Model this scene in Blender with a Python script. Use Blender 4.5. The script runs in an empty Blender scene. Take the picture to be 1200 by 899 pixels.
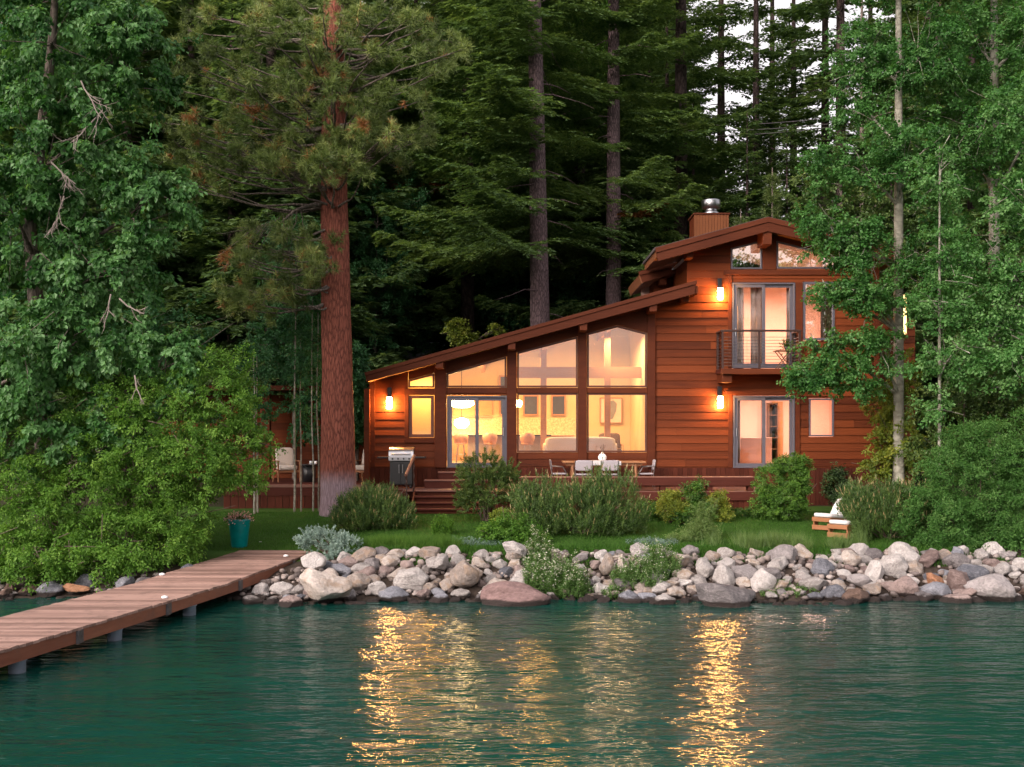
import bpy, math, random
import numpy as np
from mathutils import Vector, Matrix, noise

R = math.radians
random.seed(7)
scene = bpy.context.scene
COL = scene.collection
F, CX, HY, CZ = 1300.0, 600.0, 500.0, 3.4      # focal length, principal column, horizon row, eye height above the lake


def PX(px, Y): return (px - CX) * Y / F
def PZ(py, Y): return CZ - (py - HY) * Y / F
def P(px, py, Y): return Vector((PX(px, Y), Y, PZ(py, Y)))


# ------------------------------------------------------------------ objects
ORIG = {}


def tag(o, label=None, cat=None, group=None, kind=None):
    if label: o['label'] = label
    if cat: o['category'] = cat
    if group: o['group'] = group
    if kind: o['kind'] = kind
    return o


def thing(name, label, cat, loc=(0, 0, 0), group=None):
    o = bpy.data.objects.new(name, None)
    o.empty_display_size = 0.2
    COL.objects.link(o)
    o.location = loc
    ORIG[o] = Vector(loc)
    return tag(o, label, cat, group)


def link(name, me, parent=None, mat=None):
    o = bpy.data.objects.new(name, me)
    COL.objects.link(o)
    if mat is not None and not me.materials:
        me.materials.append(mat)
    if parent is not None:
        o.parent = parent
        ORIG[o] = ORIG.get(parent, Vector((0, 0, 0)))
    else:
        ORIG[o] = Vector((0, 0, 0))
    return o


def copy_tree(o, parent=None):
    c = o.copy()
    COL.objects.link(c)
    if parent is not None: c.parent = parent
    for ch in list(o.children):
        copy_tree(ch, c)
    return c


def np_mesh(name, verts, faces_flat, counts, tint=None, smooth=False):
    me = bpy.data.meshes.new(name)
    verts = np.asarray(verts, dtype=np.float32)
    me.vertices.add(len(verts))
    me.vertices.foreach_set('co', verts.ravel())
    faces_flat = np.asarray(faces_flat, dtype=np.int32).ravel()
    counts = np.asarray(counts, dtype=np.int32)
    me.loops.add(len(faces_flat))
    me.loops.foreach_set('vertex_index', faces_flat)
    me.polygons.add(len(counts))
    starts = np.concatenate(([0], np.cumsum(counts)[:-1])).astype(np.int32)
    me.polygons.foreach_set('loop_start', starts)
    me.polygons.foreach_set('loop_total', counts)
    me.polygons.foreach_set('use_smooth', np.full(len(counts), bool(smooth)))
    if tint is not None:
        a = me.attributes.new('tint', 'FLOAT', 'FACE')
        a.data.foreach_set('value', np.asarray(tint, dtype=np.float32))
    me.update(calc_edges=True)
    return me


class MB:
    """collects boxes, prisms, tubes and lathes in world space; build() links them as one mesh"""
    def __init__(s):
        s.v, s.f, s.t, s.sm = [], [], [], []
        s.tint = 0.5

    def add(s, vs, fs, smooth=False):
        n = len(s.v)
        s.v.extend([tuple(v) for v in vs])
        for f in fs:
            s.f.append([i + n for i in f]); s.t.append(s.tint); s.sm.append(smooth)
        return s

    def box(s, x0, x1, y0, y1, z0, z1):
        x0, x1 = min(x0, x1), max(x0, x1); y0, y1 = min(y0, y1), max(y0, y1); z0, z1 = min(z0, z1), max(z0, z1)
        vs = [(x0, y0, z0), (x1, y0, z0), (x1, y1, z0), (x0, y1, z0), (x0, y0, z1), (x1, y0, z1), (x1, y1, z1), (x0, y1, z1)]
        return s.add(vs, [(3, 2, 1, 0), (4, 5, 6, 7), (0, 1, 5, 4), (1, 2, 6, 5), (2, 3, 7, 6), (3, 0, 4, 7)])

    def cbox(s, c, size, rot=None):
        """box with centre, size and an optional rotation matrix"""
        a, b, d = size[0] / 2, size[1] / 2, size[2] / 2
        vs = [Vector(v) for v in [(-a, -b, -d), (a, -b, -d), (a, b, -d), (-a, b, -d), (-a, -b, d), (a, -b, d), (a, b, d), (-a, b, d)]]
        if rot is not None: vs = [rot @ v for v in vs]
        vs = [v + Vector(c) for v in vs]
        return s.add(vs, [(3, 2, 1, 0), (4, 5, 6, 7), (0, 1, 5, 4), (1, 2, 6, 5), (2, 3, 7, 6), (3, 0, 4, 7)])

    def soft(s, c, size, r=0.05, rot=None, seg=3):
        """cushion: a box with rounded edges (superellipsoid)"""
        n, m = 16, 10
        vs, fs = [], []
        def sp(w, e): return math.copysign(abs(w) ** e, w)
        e = 0.35
        for i in range(m + 1):
            ph = -math.pi / 2 + math.pi * i / m
            for j in range(n):
                th = 2 * math.pi * j / n
                v = Vector((size[0] / 2 * sp(math.cos(ph), e) * sp(math.cos(th), e), size[1] / 2 * sp(math.cos(ph), e) * sp(math.sin(th), e), size[2] / 2 * sp(math.sin(ph), e)))
                if rot is not None: v = rot @ v
                vs.append(v + Vector(c))
        for i in range(m):
            for j in range(n):
                fs.append((i * n + j, i * n + (j + 1) % n, (i + 1) * n + (j + 1) % n, (i + 1) * n + j))
        return s.add(vs, fs, True)

    def prism(s, poly, y0, y1):
        """polygon of (x, z) extruded along y"""
        n = len(poly)
        vs = [(x, y0, z) for x, z in poly] + [(x, y1, z) for x, z in poly]
        fs = [tuple(range(n)), tuple(range(2 * n - 1, n - 1, -1))]
        fs += [((i + 1) % n, i, n + i, n + (i + 1) % n) for i in range(n)]
        return s.add(vs, fs)

    def ring(s, outer, inner, y0, y1):
        n = len(outer)
        vs = [(x, y0, z) for x, z in outer] + [(x, y0, z) for x, z in inner] + [(x, y1, z) for x, z in outer] + [(x, y1, z) for x, z in inner]
        fs = []
        for i in range(n):
            j = (i + 1) % n
            fs += [(i, j, n + j, n + i), (2 * n + j, 2 * n + i, 3 * n + i, 3 * n + j), (j, i, 2 * n + i, 2 * n + j), (n + i, n + j, 3 * n + j, 3 * n + i)]
        return s.add(vs, fs)

    def tube(s, path, radii, n=8, caps=True, smooth=True, wob=0.0):
        path = [Vector(p) for p in path]
        if not hasattr(radii, '__len__'): radii = [radii] * len(path)
        vs, fs = [], []
        up = Vector((0, 0, 1))
        d0 = (path[1] - path[0]).normalized()
        ref = up if abs(d0.z) < 0.9 else Vector((1, 0, 0))
        a = d0.cross(ref).normalized()
        for i, p in enumerate(path):
            d = (path[min(i + 1, len(path) - 1)] - path[max(i - 1, 0)]).normalized()
            a = (a - d * a.dot(d)).normalized()
            b = d.cross(a)
            for k in range(n):
                th = 2 * math.pi * k / n
                rr = radii[i] * (1 + (wob * noise.noise((p.x * 3 + math.cos(th) * 1.5, p.y + math.sin(th) * 1.5, p.z * 0.9)) if wob else 0))
                vs.append(p + a * (rr * math.cos(th)) + b * (rr * math.sin(th)))
        for i in range(len(path) - 1):
            for k in range(n):
                fs.append((i * n + k, i * n + (k + 1) % n, (i + 1) * n + (k + 1) % n, (i + 1) * n + k))
        s.add(vs, fs, smooth)
        if caps:
            m = len(path) - 1
            s.add(vs[:n], [tuple(range(n - 1, -1, -1))])
            s.add(vs[m * n:], [tuple(range(n))])
        return s

    def lathe(s, c, prof, n=24, smooth=True):
        """profile of (r, z) turned about a vertical axis through c"""
        vs, fs = [], []
        for r, z in prof:
            for k in range(n):
                th = 2 * math.pi * k / n
                vs.append((c[0] + r * math.cos(th), c[1] + r * math.sin(th), c[2] + z))
        for i in range(len(prof) - 1):
            for k in range(n):
                fs.append((i * n + k, i * n + (k + 1) % n, (i + 1) * n + (k + 1) % n, (i + 1) * n + k))
        return s.add(vs, fs, smooth)

    def build(s, name, mat, parent=None, bevel=0.0):
        off = ORIG.get(parent, Vector((0, 0, 0))) if parent is not None else Vector((0, 0, 0))
        v = np.array(s.v, dtype=np.float64) - np.array(off)
        flat = [i for f in s.f for i in f]
        me = np_mesh(name, v, flat, [len(f) for f in s.f], s.t)
        me.polygons.foreach_set('use_smooth', s.sm)
        o = link(name, me, parent, mat)
        if bevel:
            m = o.modifiers.new('bevel', 'BEVEL'); m.width = bevel; m.segments = 2; m.limit_method = 'ANGLE'; m.angle_limit = R(40)
        return o


def inset(poly, d):
    """inset a convex polygon of (x, z)"""
    n = len(poly)
    area = sum(poly[i][0] * poly[(i + 1) % n][1] - poly[(i + 1) % n][0] * poly[i][1] for i in range(n))
    sgn = 1 if area > 0 else -1
    lines = []
    for i in range(n):
        a, b = Vector(poly[i]), Vector(poly[(i + 1) % n])
        e = (b - a).normalized()
        nn = Vector((-e.y, e.x)) * sgn
        lines.append((a + nn * d, e))
    out = []
    for i in range(n):
        (p, d1), (q, d2) = lines[i - 1], lines[i]
        den = d1.x * d2.y - d1.y * d2.x
        t = ((q - p).x * d2.y - (q - p).y * d2.x) / den
        out.append(tuple(p + d1 * t))
    return out


def clip(poly, a, b):
    """keep the part of poly to the left of a->b"""
    out = []
    def side(p): return (b[0] - a[0]) * (p[1] - a[1]) - (b[1] - a[1]) * (p[0] - a[0])
    for i in range(len(poly)):
        p, q = poly[i], poly[(i + 1) % len(poly)]
        sp, sq = side(p), side(q)
        if sp >= 0: out.append(p)
        if (sp > 0 and sq < 0) or (sp < 0 and sq > 0):
            t = sp / (sp - sq)
            out.append((p[0] + (q[0] - p[0]) * t, p[1] + (q[1] - p[1]) * t))
    return out


def siding(mb, poly, openings, y0, thick, row=0.235, lap=0.03, zb=0.0):
    """lap siding boards covering a convex (x, z) polygon given anticlockwise, with rectangular openings (x0, x1, z0, z1)"""
    zs = [p[1] for p in poly]; xs = [p[0] for p in poly]
    k0 = math.floor((min(zs) - zb) / row); k1 = math.ceil((max(zs) - zb) / row)
    for k in range(k0, k1):
        a0, b0 = zb + k * row, zb + (k + 1) * row
        mb.tint = random.random()
        cuts = sorted({a0, b0} | {z for o in openings for z in (o[2], o[3]) if a0 < z < b0})
        for a, b in zip(cuts, cuts[1:]):
            if b - a < 1e-4: continue
            mid = (a + b) / 2
            iv = [(min(xs), max(xs))]
            for o in openings:
                if o[2] < mid < o[3]:
                    nv = []
                    for u, w in iv:
                        if o[1] <= u or o[0] >= w: nv.append((u, w)); continue
                        if o[0] > u: nv.append((u, o[0]))
                        if o[1] < w: nv.append((o[1], w))
                    iv = nv
            iv2 = []
            for u, w in iv:
                s0 = (k * 1.731) % 3.6 - 20
                cutx = [s0 + 3.6 * j for j in range(20) if u + .5 < s0 + 3.6 * j < w - .5]
                for p_, q_ in zip([u] + cutx, cutx + [w]): iv2.append((p_ + (.002 if p_ != u else 0), q_ - (.002 if q_ != w else 0)))
            for u, w in iv2:
                mb.tint = random.random() if len(cuts) == 2 else mb.tint
                q = [(u, a), (w, a), (w, b), (u, b)]
                for i in range(len(poly)):
                    q = clip(q, poly[i], poly[(i + 1) % len(poly)])
                    if len(q) < 3: break
                if len(q) < 3: continue
                n = len(q)
                vs = [(x, y0 - lap * (b0 - z) / row, z) for x, z in q] + [(x, y0 + thick, z) for x, z in q]
                fs = [tuple(range(n)), tuple(range(2 * n - 1, n - 1, -1))] + [((i + 1) % n, i, n + i, n + (i + 1) % n) for i in range(n)]
                mb.add(vs, fs)


# ------------------------------------------------------------------ materials
def newmat(name):
    m = bpy.data.materials.new(name); m.use_nodes = True
    nt = m.node_tree
    for n in list(nt.nodes): nt.nodes.remove(n)
    out = nt.nodes.new('ShaderNodeOutputMaterial')
    return m, nt, out


def N(nt, kind, **kw):
    n = nt.nodes.new(kind)
    for k, v in kw.items():
        if k in n.inputs: n.inputs[k].default_value = v
        else: setattr(n, k, v)
    return n


def ramp(nt, fac, stops):
    r = nt.nodes.new('ShaderNodeValToRGB')
    el = r.color_ramp.elements
    while len(el) < len(stops): el.new(0.5)
    for e, (p, c) in zip(el, stops):
        e.position = p; e.color = (*c, 1)
    nt.links.new(fac, r.inputs['Fac'])
    return r.outputs['Color']


def mixc(nt, fac, a, b, mode='MIX'):
    m = nt.nodes.new('ShaderNodeMix'); m.data_type = 'RGBA'; m.blend_type = mode
    for sock, val in ((m.inputs['Factor'], fac), (m.inputs['A'], a), (m.inputs['B'], b)):
        if hasattr(val, 'is_linked') or isinstance(val, bpy.types.NodeSocket): nt.links.new(val, sock)
        elif isinstance(val, (int, float)): sock.default_value = val
        else: sock.default_value = (*val, 1)
    return [o for o in m.outputs if o.type == 'RGBA'][0]


def math_(nt, op, a, b=None, clamp=False):
    m = nt.nodes.new('ShaderNodeMath'); m.operation = op; m.use_clamp = clamp
    for i, val in enumerate((a, b)):
        if val is None: continue
        if isinstance(val, bpy.types.NodeSocket): nt.links.new(val, m.inputs[i])
        else: m.inputs[i].default_value = val
    return m.outputs[0]


def tex_coord(nt, scale=(1, 1, 1), which='Object'):
    t = nt.nodes.new('ShaderNodeTexCoord'); mp = nt.nodes.new('ShaderNodeMapping')
    mp.inputs['Scale'].default_value = scale
    nt.links.new(t.outputs[which], mp.inputs['Vector'])
    return mp.outputs['Vector']


def noise_tex(nt, vec, scale, detail=4, rough=0.55):
    n = N(nt, 'ShaderNodeTexNoise', Scale=scale, Detail=detail, Roughness=rough)
    nt.links.new(vec, n.inputs['Vector'])
    return n.outputs['Fac']


def attr(nt, name='tint'):
    a = nt.nodes.new('ShaderNodeAttribute'); a.attribute_name = name
    return a.outputs['Fac']


def finish(nt, out, color, rough=0.6, bump=None, bump_d=0.02, spec=0.4, metal=0.0, bump_s=0.6):
    p = nt.nodes.new('ShaderNodeBsdfPrincipled')
    if isinstance(color, bpy.types.NodeSocket): nt.links.new(color, p.inputs['Base Color'])
    else: p.inputs['Base Color'].default_value = (*color, 1)
    if isinstance(rough, bpy.types.NodeSocket): nt.links.new(rough, p.inputs['Roughness'])
    else: p.inputs['Roughness'].default_value = rough
    p.inputs['Specular IOR Level'].default_value = spec
    p.inputs['Metallic'].default_value = metal
    if bump is not None:
        b = nt.nodes.new('ShaderNodeBump'); b.inputs['Distance'].default_value = bump_d; b.inputs['Strength'].default_value = bump_s
        nt.links.new(bump, b.inputs['Height']); nt.links.new(b.outputs['Normal'], p.inputs['Normal'])
    nt.links.new(p.outputs[0], out.inputs['Surface'])
    return p


def wood(name, dark, light, grain=(0.6, 8, 14), rough=0.55, var=0.6, spec=0.35, stain=None):
    m, nt, out = newmat(name)
    v = tex_coord(nt, grain)
    n1 = noise_tex(nt, v, 2.2, 6, 0.65)
    v2 = tex_coord(nt, (0.35, 0.35, 0.9))
    n2 = noise_tex(nt, v2, 1.6, 5, 0.6)
    f = math_(nt, 'ADD', math_(nt, 'MULTIPLY', n1, 0.55), math_(nt, 'MULTIPLY', attr(nt), var * 0.6))
    f = math_(nt, 'ADD', f, math_(nt, 'MULTIPLY', math_(nt, 'SUBTRACT', n2, 0.5), 0.5), True)
    c = ramp(nt, f, [(0.15, dark), (0.8, light)])
    if stain:
        n3 = noise_tex(nt, tex_coord(nt, (1, 1, 1)), 3.0, 6, 0.7)
        c = mixc(nt, ramp(nt, n3, [(0.5, (0, 0, 0)), (0.72, (0.7, 0.7, 0.7))]), c, stain)
    finish(nt, out, c, rough, n1, 0.008, spec)
    return m


def plain(name, color, rough=0.5, metal=0.0, var=0.12, scale=6, spec=0.4, bump=0.003):
    m, nt, out = newmat(name)
    n = noise_tex(nt, tex_coord(nt), scale, 5, 0.6)
    lo = tuple(c * (1 - var) for c in color); hi = tuple(min(1, c * (1 + var)) for c in color)
    finish(nt, out, ramp(nt, n, [(0.3, lo), (0.7, hi)]), rough, n, bump, spec, metal)
    return m


def emit(name, color, strength):
    m, nt, out = newmat(name)
    e = N(nt, 'ShaderNodeEmission', Strength=strength); e.inputs['Color'].default_value = (*color, 1)
    nt.links.new(e.outputs[0], out.inputs['Surface'])
    return m


def leafmat(name, stops, trans=0.3, rough=0.45, spec=0.35, tcol=1.3):
    """foliage: the colour varies from leaf to leaf along the stops (0..1)"""
    m, nt, out = newmat(name)
    c = ramp(nt, attr(nt), stops)
    p = nt.nodes.new('ShaderNodeBsdfPrincipled')
    nt.links.new(c, p.inputs['Base Color']); p.inputs['Roughness'].default_value = rough; p.inputs['Specular IOR Level'].default_value = spec
    t = nt.nodes.new('ShaderNodeBsdfTranslucent')
    nt.links.new(mixc(nt, 1.0, c, (tcol, tcol, 0.6), 'MULTIPLY'), t.inputs['Color'])
    mx = nt.nodes.new('ShaderNodeMixShader'); mx.inputs[0].default_value = trans
    nt.links.new(p.outputs[0], mx.inputs[1]); nt.links.new(t.outputs[0], mx.inputs[2])
    nt.links.new(mx.outputs[0], out.inputs['Surface'])
    return m


def barkmat(name, dark, light, scale=(9, 9, 2.2), bump=0.05, paint=None, patch=None):
    m, nt, out = newmat(name)
    v = tex_coord(nt, scale)
    vo = N(nt, 'ShaderNodeTexVoronoi', Scale=1.0); vo.feature = 'DISTANCE_TO_EDGE'
    nv = N(nt, 'ShaderNodeTexNoise', Scale=1.6, Detail=5)
    nt.links.new(v, nv.inputs['Vector'])
    nt.links.new(mixc(nt, 0.35, v, nv.outputs['Color']), vo.inputs['Vector'])
    n = noise_tex(nt, v, 2.5, 6, 0.7)
    h = math_(nt, 'ADD', math_(nt, 'MULTIPLY', math_(nt, 'MINIMUM', vo.outputs['Distance'], 0.25), 1.5), math_(nt, 'MULTIPLY', n, 0.85))
    c = ramp(nt, h, [(0.3, dark), (0.8, light)])
    if patch:
        n2 = noise_tex(nt, tex_coord(nt, (1.2, 1.2, 0.5)), 1.5, 5, 0.6)
        c = mixc(nt, ramp(nt, n2, [(0.45, (0, 0, 0)), (0.65, (1, 1, 1))]), c, patch)
    if paint:
        col, z0, soft = paint
        g = nt.nodes.new('ShaderNodeNewGeometry'); sx = nt.nodes.new('ShaderNodeSeparateXYZ')
        nt.links.new(g.outputs['Position'], sx.inputs[0])
        zz = math_(nt, 'ADD', sx.outputs['Z'], math_(nt, 'MULTIPLY', n, soft))
        fac = math_(nt, 'MULTIPLY', math_(nt, 'ADD', math_(nt, 'MULTIPLY', math_(nt, 'SUBTRACT', z0 + soft * 0.5, zz), 2.6), 0.5, True), math_(nt, 'MULTIPLY', math_(nt, 'ADD', h, 0.35), 0.62), True)
        c = mixc(nt, fac, c, col)
    finish(nt, out, c, 0.85, h, bump, 0.15, bump_s=1.0)
    return m


M = {}
M['siding'] = wood('stained lap siding', (0.046, 0.0092, 0.0028), (0.165, 0.0375, 0.0098), (0.5, 6, 10), 0.6, 0.85, 0.14)
M['trim'] = wood('stained trim wood', (0.060, 0.0125, 0.0048), (0.145, 0.036, 0.0115), (0.8, 8, 3), 0.6, 0.4, 0.15)
M['fascia'] = wood('weathered fascia', (0.048, 0.012, 0.0055), (0.115, 0.031, 0.014), (0.5, 6, 12), 0.7, 0.4, 0.12)
M['soffit'] = wood('soffit boards', (0.17, 0.06, 0.025), (0.3, 0.11, 0.045), (5, 0.7, 5), 0.6, 0.4)
M['ceiling'] = wood('ceiling boards', (0.44, 0.25, 0.11), (0.6, 0.38, 0.19), (5, 0.7, 5), 0.6, 0.4)
M['shingle'] = plain('roof covering', (0.06, 0.045, 0.045), 0.85, var=0.4, scale=30, bump=0.02)
M['deckwood'] = wood('maroon deck wood', (0.048, 0.012, 0.008), (0.105, 0.029, 0.02), (0.6, 7, 9), 0.65, 0.5, 0.12)
M['skirt'] = wood('deck skirt boards', (0.038, 0.010, 0.006), (0.095, 0.025, 0.0145), (9, 9, 0.7), 0.7, 0.8, 0.1)
M['treads'] = wood('worn stair treads', (0.12, 0.052, 0.04), (0.22, 0.105, 0.08), (0.6, 7, 9), 0.55, 0.5)
M['dock'] = wood('bleached dock boards', (0.135, 0.08, 0.066), (0.35, 0.225, 0.19), (0.7, 9, 9), 0.75, 1.0, 0.15, stain=(0.11, 0.075, 0.065))
M['dockside'] = wood('reddish dock fascia', (0.13, 0.04, 0.022), (0.25, 0.10, 0.06), (2.5, 0.8, 7), 0.65, 0.5, stain=(0.12, 0.06, 0.045))
M['bracket'] = plain('weathered steel bracket', (0.085, 0.08, 0.085), 0.6, 0.4, 0.3, 12)
M['pile'] = plain('galvanised pile', (0.34, 0.38, 0.48), 0.5, 0.3, 0.25, 5)
M['slate'] = plain('slate aluminium', (0.105, 0.10, 0.125), 0.42, 0.2, 0.08)
M['brown_frame'] = plain('brown window frame', (0.09, 0.03, 0.02), 0.5)
M['steel'] = plain('brushed steel', (0.33, 0.33, 0.35), 0.3, 1.0, 0.1, 9)
M['dark_metal'] = plain('dark metal', (0.03, 0.03, 0.034), 0.4, 0.6)
M['rail_metal'] = plain('bronze rail metal', (0.05, 0.027, 0.023), 0.45, 0.3)
M['cable'] = plain('steel cable', (0.2, 0.18, 0.18), 0.35, 0.9)
M['cream'] = plain('cream wall paint', (0.64, 0.50, 0.31), 0.8, var=0.04, scale=2)
M['peach'] = plain('peach wall paint', (0.72, 0.5, 0.43), 0.8, var=0.04, scale=2)
M['oak'] = wood('oak', (0.33, 0.17, 0.07), (0.5, 0.29, 0.13), (1, 8, 8), 0.45, 0.4)
M['cherry'] = wood('interior beam wood', (0.34, 0.16, 0.085), (0.5, 0.27, 0.15), (1, 8, 8), 0.5, 0.4)
M['backsplash'] = plain('stone backsplash', (0.6, 0.5, 0.34), 0.6, var=0.4, scale=22)
M['island'] = plain('grey island panel', (0.35, 0.3, 0.3), 0.5)
M['nightglass'] = plain('dark window to the woods', (0.07, 0.075, 0.1), 0.12, spec=0.6)
M['white_fabric'] = plain('white fabric', (0.58, 0.56, 0.57), 0.85, var=0.06, scale=40)
M['cream_fabric'] = plain('cream cushion fabric', (0.56, 0.49, 0.44), 0.9, var=0.08, scale=50)
M['grey_mesh'] = plain('woven chair mesh', (0.36, 0.33, 0.36), 0.8, var=0.25, scale=90)
M['curtain'] = plain('peach curtain', (0.72, 0.52, 0.45), 0.9, var=0.08, scale=10)
M['white'] = plain('white ceramic', (0.78, 0.78, 0.8), 0.3, var=0.03)
M['teak'] = wood('teak', (0.21, 0.085, 0.036), (0.33, 0.15, 0.07), (1, 8, 8), 0.5, 0.4)
M['black'] = plain('black enamel', (0.018, 0.018, 0.02), 0.35)
M['leather'] = plain('dark brown leather', (0.11, 0.06, 0.035), 0.45)
M['shell'] = plain('moulded stool shell', (0.55, 0.33, 0.24), 0.35)
M['teal'] = plain('teal glaze', (0.0, 0.19, 0.19), 0.28, var=0.15, spec=0.5)
M['print'] = plain('pale art print', (0.72, 0.6, 0.55), 0.7, var=0.06)
M['ink'] = plain('grey ink shape', (0.25, 0.24, 0.26), 0.7)
M['lampwhite'] = emit('lit lamp shade', (1.0, 0.47, 0.13), 185)
M['flueboards'] = wood('orange brown chimney boards', (0.095, 0.032, 0.014), (0.18, 0.066, 0.028), (8, 8, 0.8), 0.7, 0.6, 0.12)
M['pendant'] = emit('lit pendant glass', (1.0, 0.66, 0.26), 30)
M['lit_strip'] = emit('lit window of the back wing', (1.0, 0.62, 0.25), 2.0)


def glassmat(name='window glass', k=1.6, add=0.0):
    m, nt, out = newmat(name)
    fr = N(nt, 'ShaderNodeFresnel', IOR=1.5)
    t = nt.nodes.new('ShaderNodeBsdfTransparent'); t.inputs[0].default_value = (0.95, 0.95, 0.95, 1)
    g = nt.nodes.new('ShaderNodeBsdfGlossy'); g.inputs['Roughness'].default_value = 0.01
    mx = nt.nodes.new('ShaderNodeMixShader')
    nt.links.new(math_(nt, 'ADD', math_(nt, 'MULTIPLY', fr.outputs[0], k), add, True), mx.inputs[0])
    nt.links.new(t.outputs[0], mx.inputs[1]); nt.links.new(g.outputs[0], mx.inputs[2])
    nt.links.new(mx.outputs[0], out.inputs['Surface'])
    return m


M['glass'] = glassmat()
M['tinted'] = glassmat('tinted window glass', 1.6, 0.07)
M['coated'] = glassmat('coated window glass', 2.2, 0.3)


def rockmat(name, dark, light, rust=None):
    dark = tuple(c * .8 for c in dark)
    m, nt, out = newmat(name)
    v = tex_coord(nt, (1, 1, 1))
    n1 = noise_tex(nt, v, 2.2, 8, 0.65)
    n2 = noise_tex(nt, v, 9, 8, 0.78)
    oi = nt.nodes.new('ShaderNodeObjectInfo')
    f = math_(nt, 'ADD', math_(nt, 'MULTIPLY', n1, 0.8), math_(nt, 'MULTIPLY', math_(nt, 'SUBTRACT', oi.outputs['Random'], 0.5), 0.5))
    f = math_(nt, 'ADD', f, math_(nt, 'MULTIPLY', math_(nt, 'SUBTRACT', n2, 0.5), 1.1), True)
    c = ramp(nt, f, [(0.12, dark), (0.7, light)])
    if rust:
        n3 = noise_tex(nt, v, 1.4, 4, 0.6)
        c = mixc(nt, ramp(nt, n3, [(0.5, (0, 0, 0)), (0.62, (0.8, 0.8, 0.8))]), c, rust)
    # wet, algae-dark band left by the lake just above the waterline
    g = nt.nodes.new('ShaderNodeNewGeometry'); sx = nt.nodes.new('ShaderNodeSeparateXYZ')
    nt.links.new(g.outputs['Position'], sx.inputs[0])
    zz = math_(nt, 'ADD', sx.outputs['Z'], math_(nt, 'MULTIPLY', math_(nt, 'SUBTRACT', n1, 0.5), 0.12))
    wet = ramp(nt, zz, [(0.085, (1, 1, 1)), (0.12, (0, 0, 0))])
    c = mixc(nt, wet, c, (0.035, 0.026, 0.024))
    b = math_(nt, 'ADD', n1, math_(nt, 'MULTIPLY', n2, 0.5))
    finish(nt, out, c, 0.8, b, 0.09, 0.25, bump_s=1.0)
    return m


ROCKM = [('pale', rockmat('pale granite', (0.30, 0.27, 0.26), (0.61, 0.57, 0.555))),
         ('cream', rockmat('cream granite', (0.32, 0.265, 0.235), (0.58, 0.51, 0.465), (0.36, 0.26, 0.19))),
         ('grey', rockmat('grey granite', (0.16, 0.145, 0.15), (0.38, 0.345, 0.345))),
         ('pinkish', rockmat('pinkish granite', (0.21, 0.15, 0.14), (0.4, 0.31, 0.29))),
         ('bluish', rockmat('bluish granite', (0.13, 0.135, 0.16), (0.34, 0.345, 0.39))),
         ('brown', rockmat('brown rock', (0.11, 0.07, 0.055), (0.27, 0.18, 0.145)))]
M['orange_rock'] = rockmat('orange rock', (0.33, 0.15, 0.08), (0.52, 0.27, 0.16))
M['slab'] = rockmat('mauve slab rock', (0.16, 0.1, 0.098), (0.34, 0.225, 0.215))

L = {}
L['cotton'] = leafmat('cottonwood leaf', [(0.0, (0.02, 0.08, 0.016)), (0.5, (0.062, 0.17, 0.044)), (0.9, (0.15, 0.30, 0.115)), (1.0, (0.19, 0.33, 0.16))], 0.4, 0.42, 0.3)
L['shrub'] = leafmat('shrub leaf', [(0.0, (0.032, 0.09, 0.012)), (0.5, (0.10, 0.225, 0.03)), (1.0, (0.24, 0.39, 0.08))], 0.42, 0.5, 0.2)
L['aspen'] = leafmat('aspen leaf', [(0.0, (0.016, 0.07, 0.014)), (0.5, (0.056, 0.168, 0.036)), (1.0, (0.165, 0.32, 0.11))], 0.42, 0.42, 0.28)
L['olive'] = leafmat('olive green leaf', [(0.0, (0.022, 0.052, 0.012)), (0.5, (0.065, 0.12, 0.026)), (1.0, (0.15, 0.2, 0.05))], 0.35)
L['fir'] = leafmat('fir needle spray', [(0.0, (0.042, 0.08, 0.034)), (0.5, (0.10, 0.17, 0.062)), (0.85, (0.165, 0.245, 0.08)), (0.95, (0.20, 0.28, 0.09)), (0.97, (0.16, 0.062, 0.025)), (1.0, (0.17, 0.065, 0.03))], 0.4, 0.6, 0.15)
L['farfir'] = leafmat('far fir needle spray', [(0.0, (0.045, 0.085, 0.038)), (0.5, (0.10, 0.17, 0.07)), (1.0, (0.19, 0.27, 0.11))], 0.45, 0.6, 0.15)
L['pine'] = leafmat('pine needles', [(0.0, (0.04, 0.062, 0.013)), (0.5, (0.13, 0.19, 0.05)), (0.92, (0.29, 0.34, 0.11)), (0.955, (0.30, 0.13, 0.045)), (1.0, (0.33, 0.15, 0.06))], 0.2)
L['mugo'] = leafmat('mugo needles', [(0.0, (0.022, 0.055, 0.012)), (0.55, (0.066, 0.125, 0.026)), (0.85, (0.13, 0.2, 0.05)), (0.9, (0.33, 0.25, 0.13)), (1.0, (0.4, 0.3, 0.17))], 0.15)
L['boxwood'] = leafmat('round shrub leaf', [(0.0, (0.025, 0.07, 0.010)), (0.5, (0.065, 0.16, 0.018)), (1.0, (0.15, 0.27, 0.04))], 0.3)
L['yellow'] = leafmat('yellow green leaf', [(0.0, (0.06, 0.10, 0.012)), (0.5, (0.15, 0.2, 0.022)), (1.0, (0.3, 0.31, 0.05))], 0.35)
L['juniper'] = leafmat('blue green juniper', [(0.0, (0.07, 0.12, 0.105)), (0.5, (0.165, 0.245, 0.215)), (1.0, (0.32, 0.42, 0.37))], 0.15)
L['herb'] = leafmat('herb leaf', [(0.0, (0.04, 0.09, 0.02)), (0.5, (0.095, 0.19, 0.05)), (0.88, (0.19, 0.3, 0.10)), (0.93, (0.6, 0.58, 0.52)), (1.0, (0.7, 0.68, 0.64))], 0.35)
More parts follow.
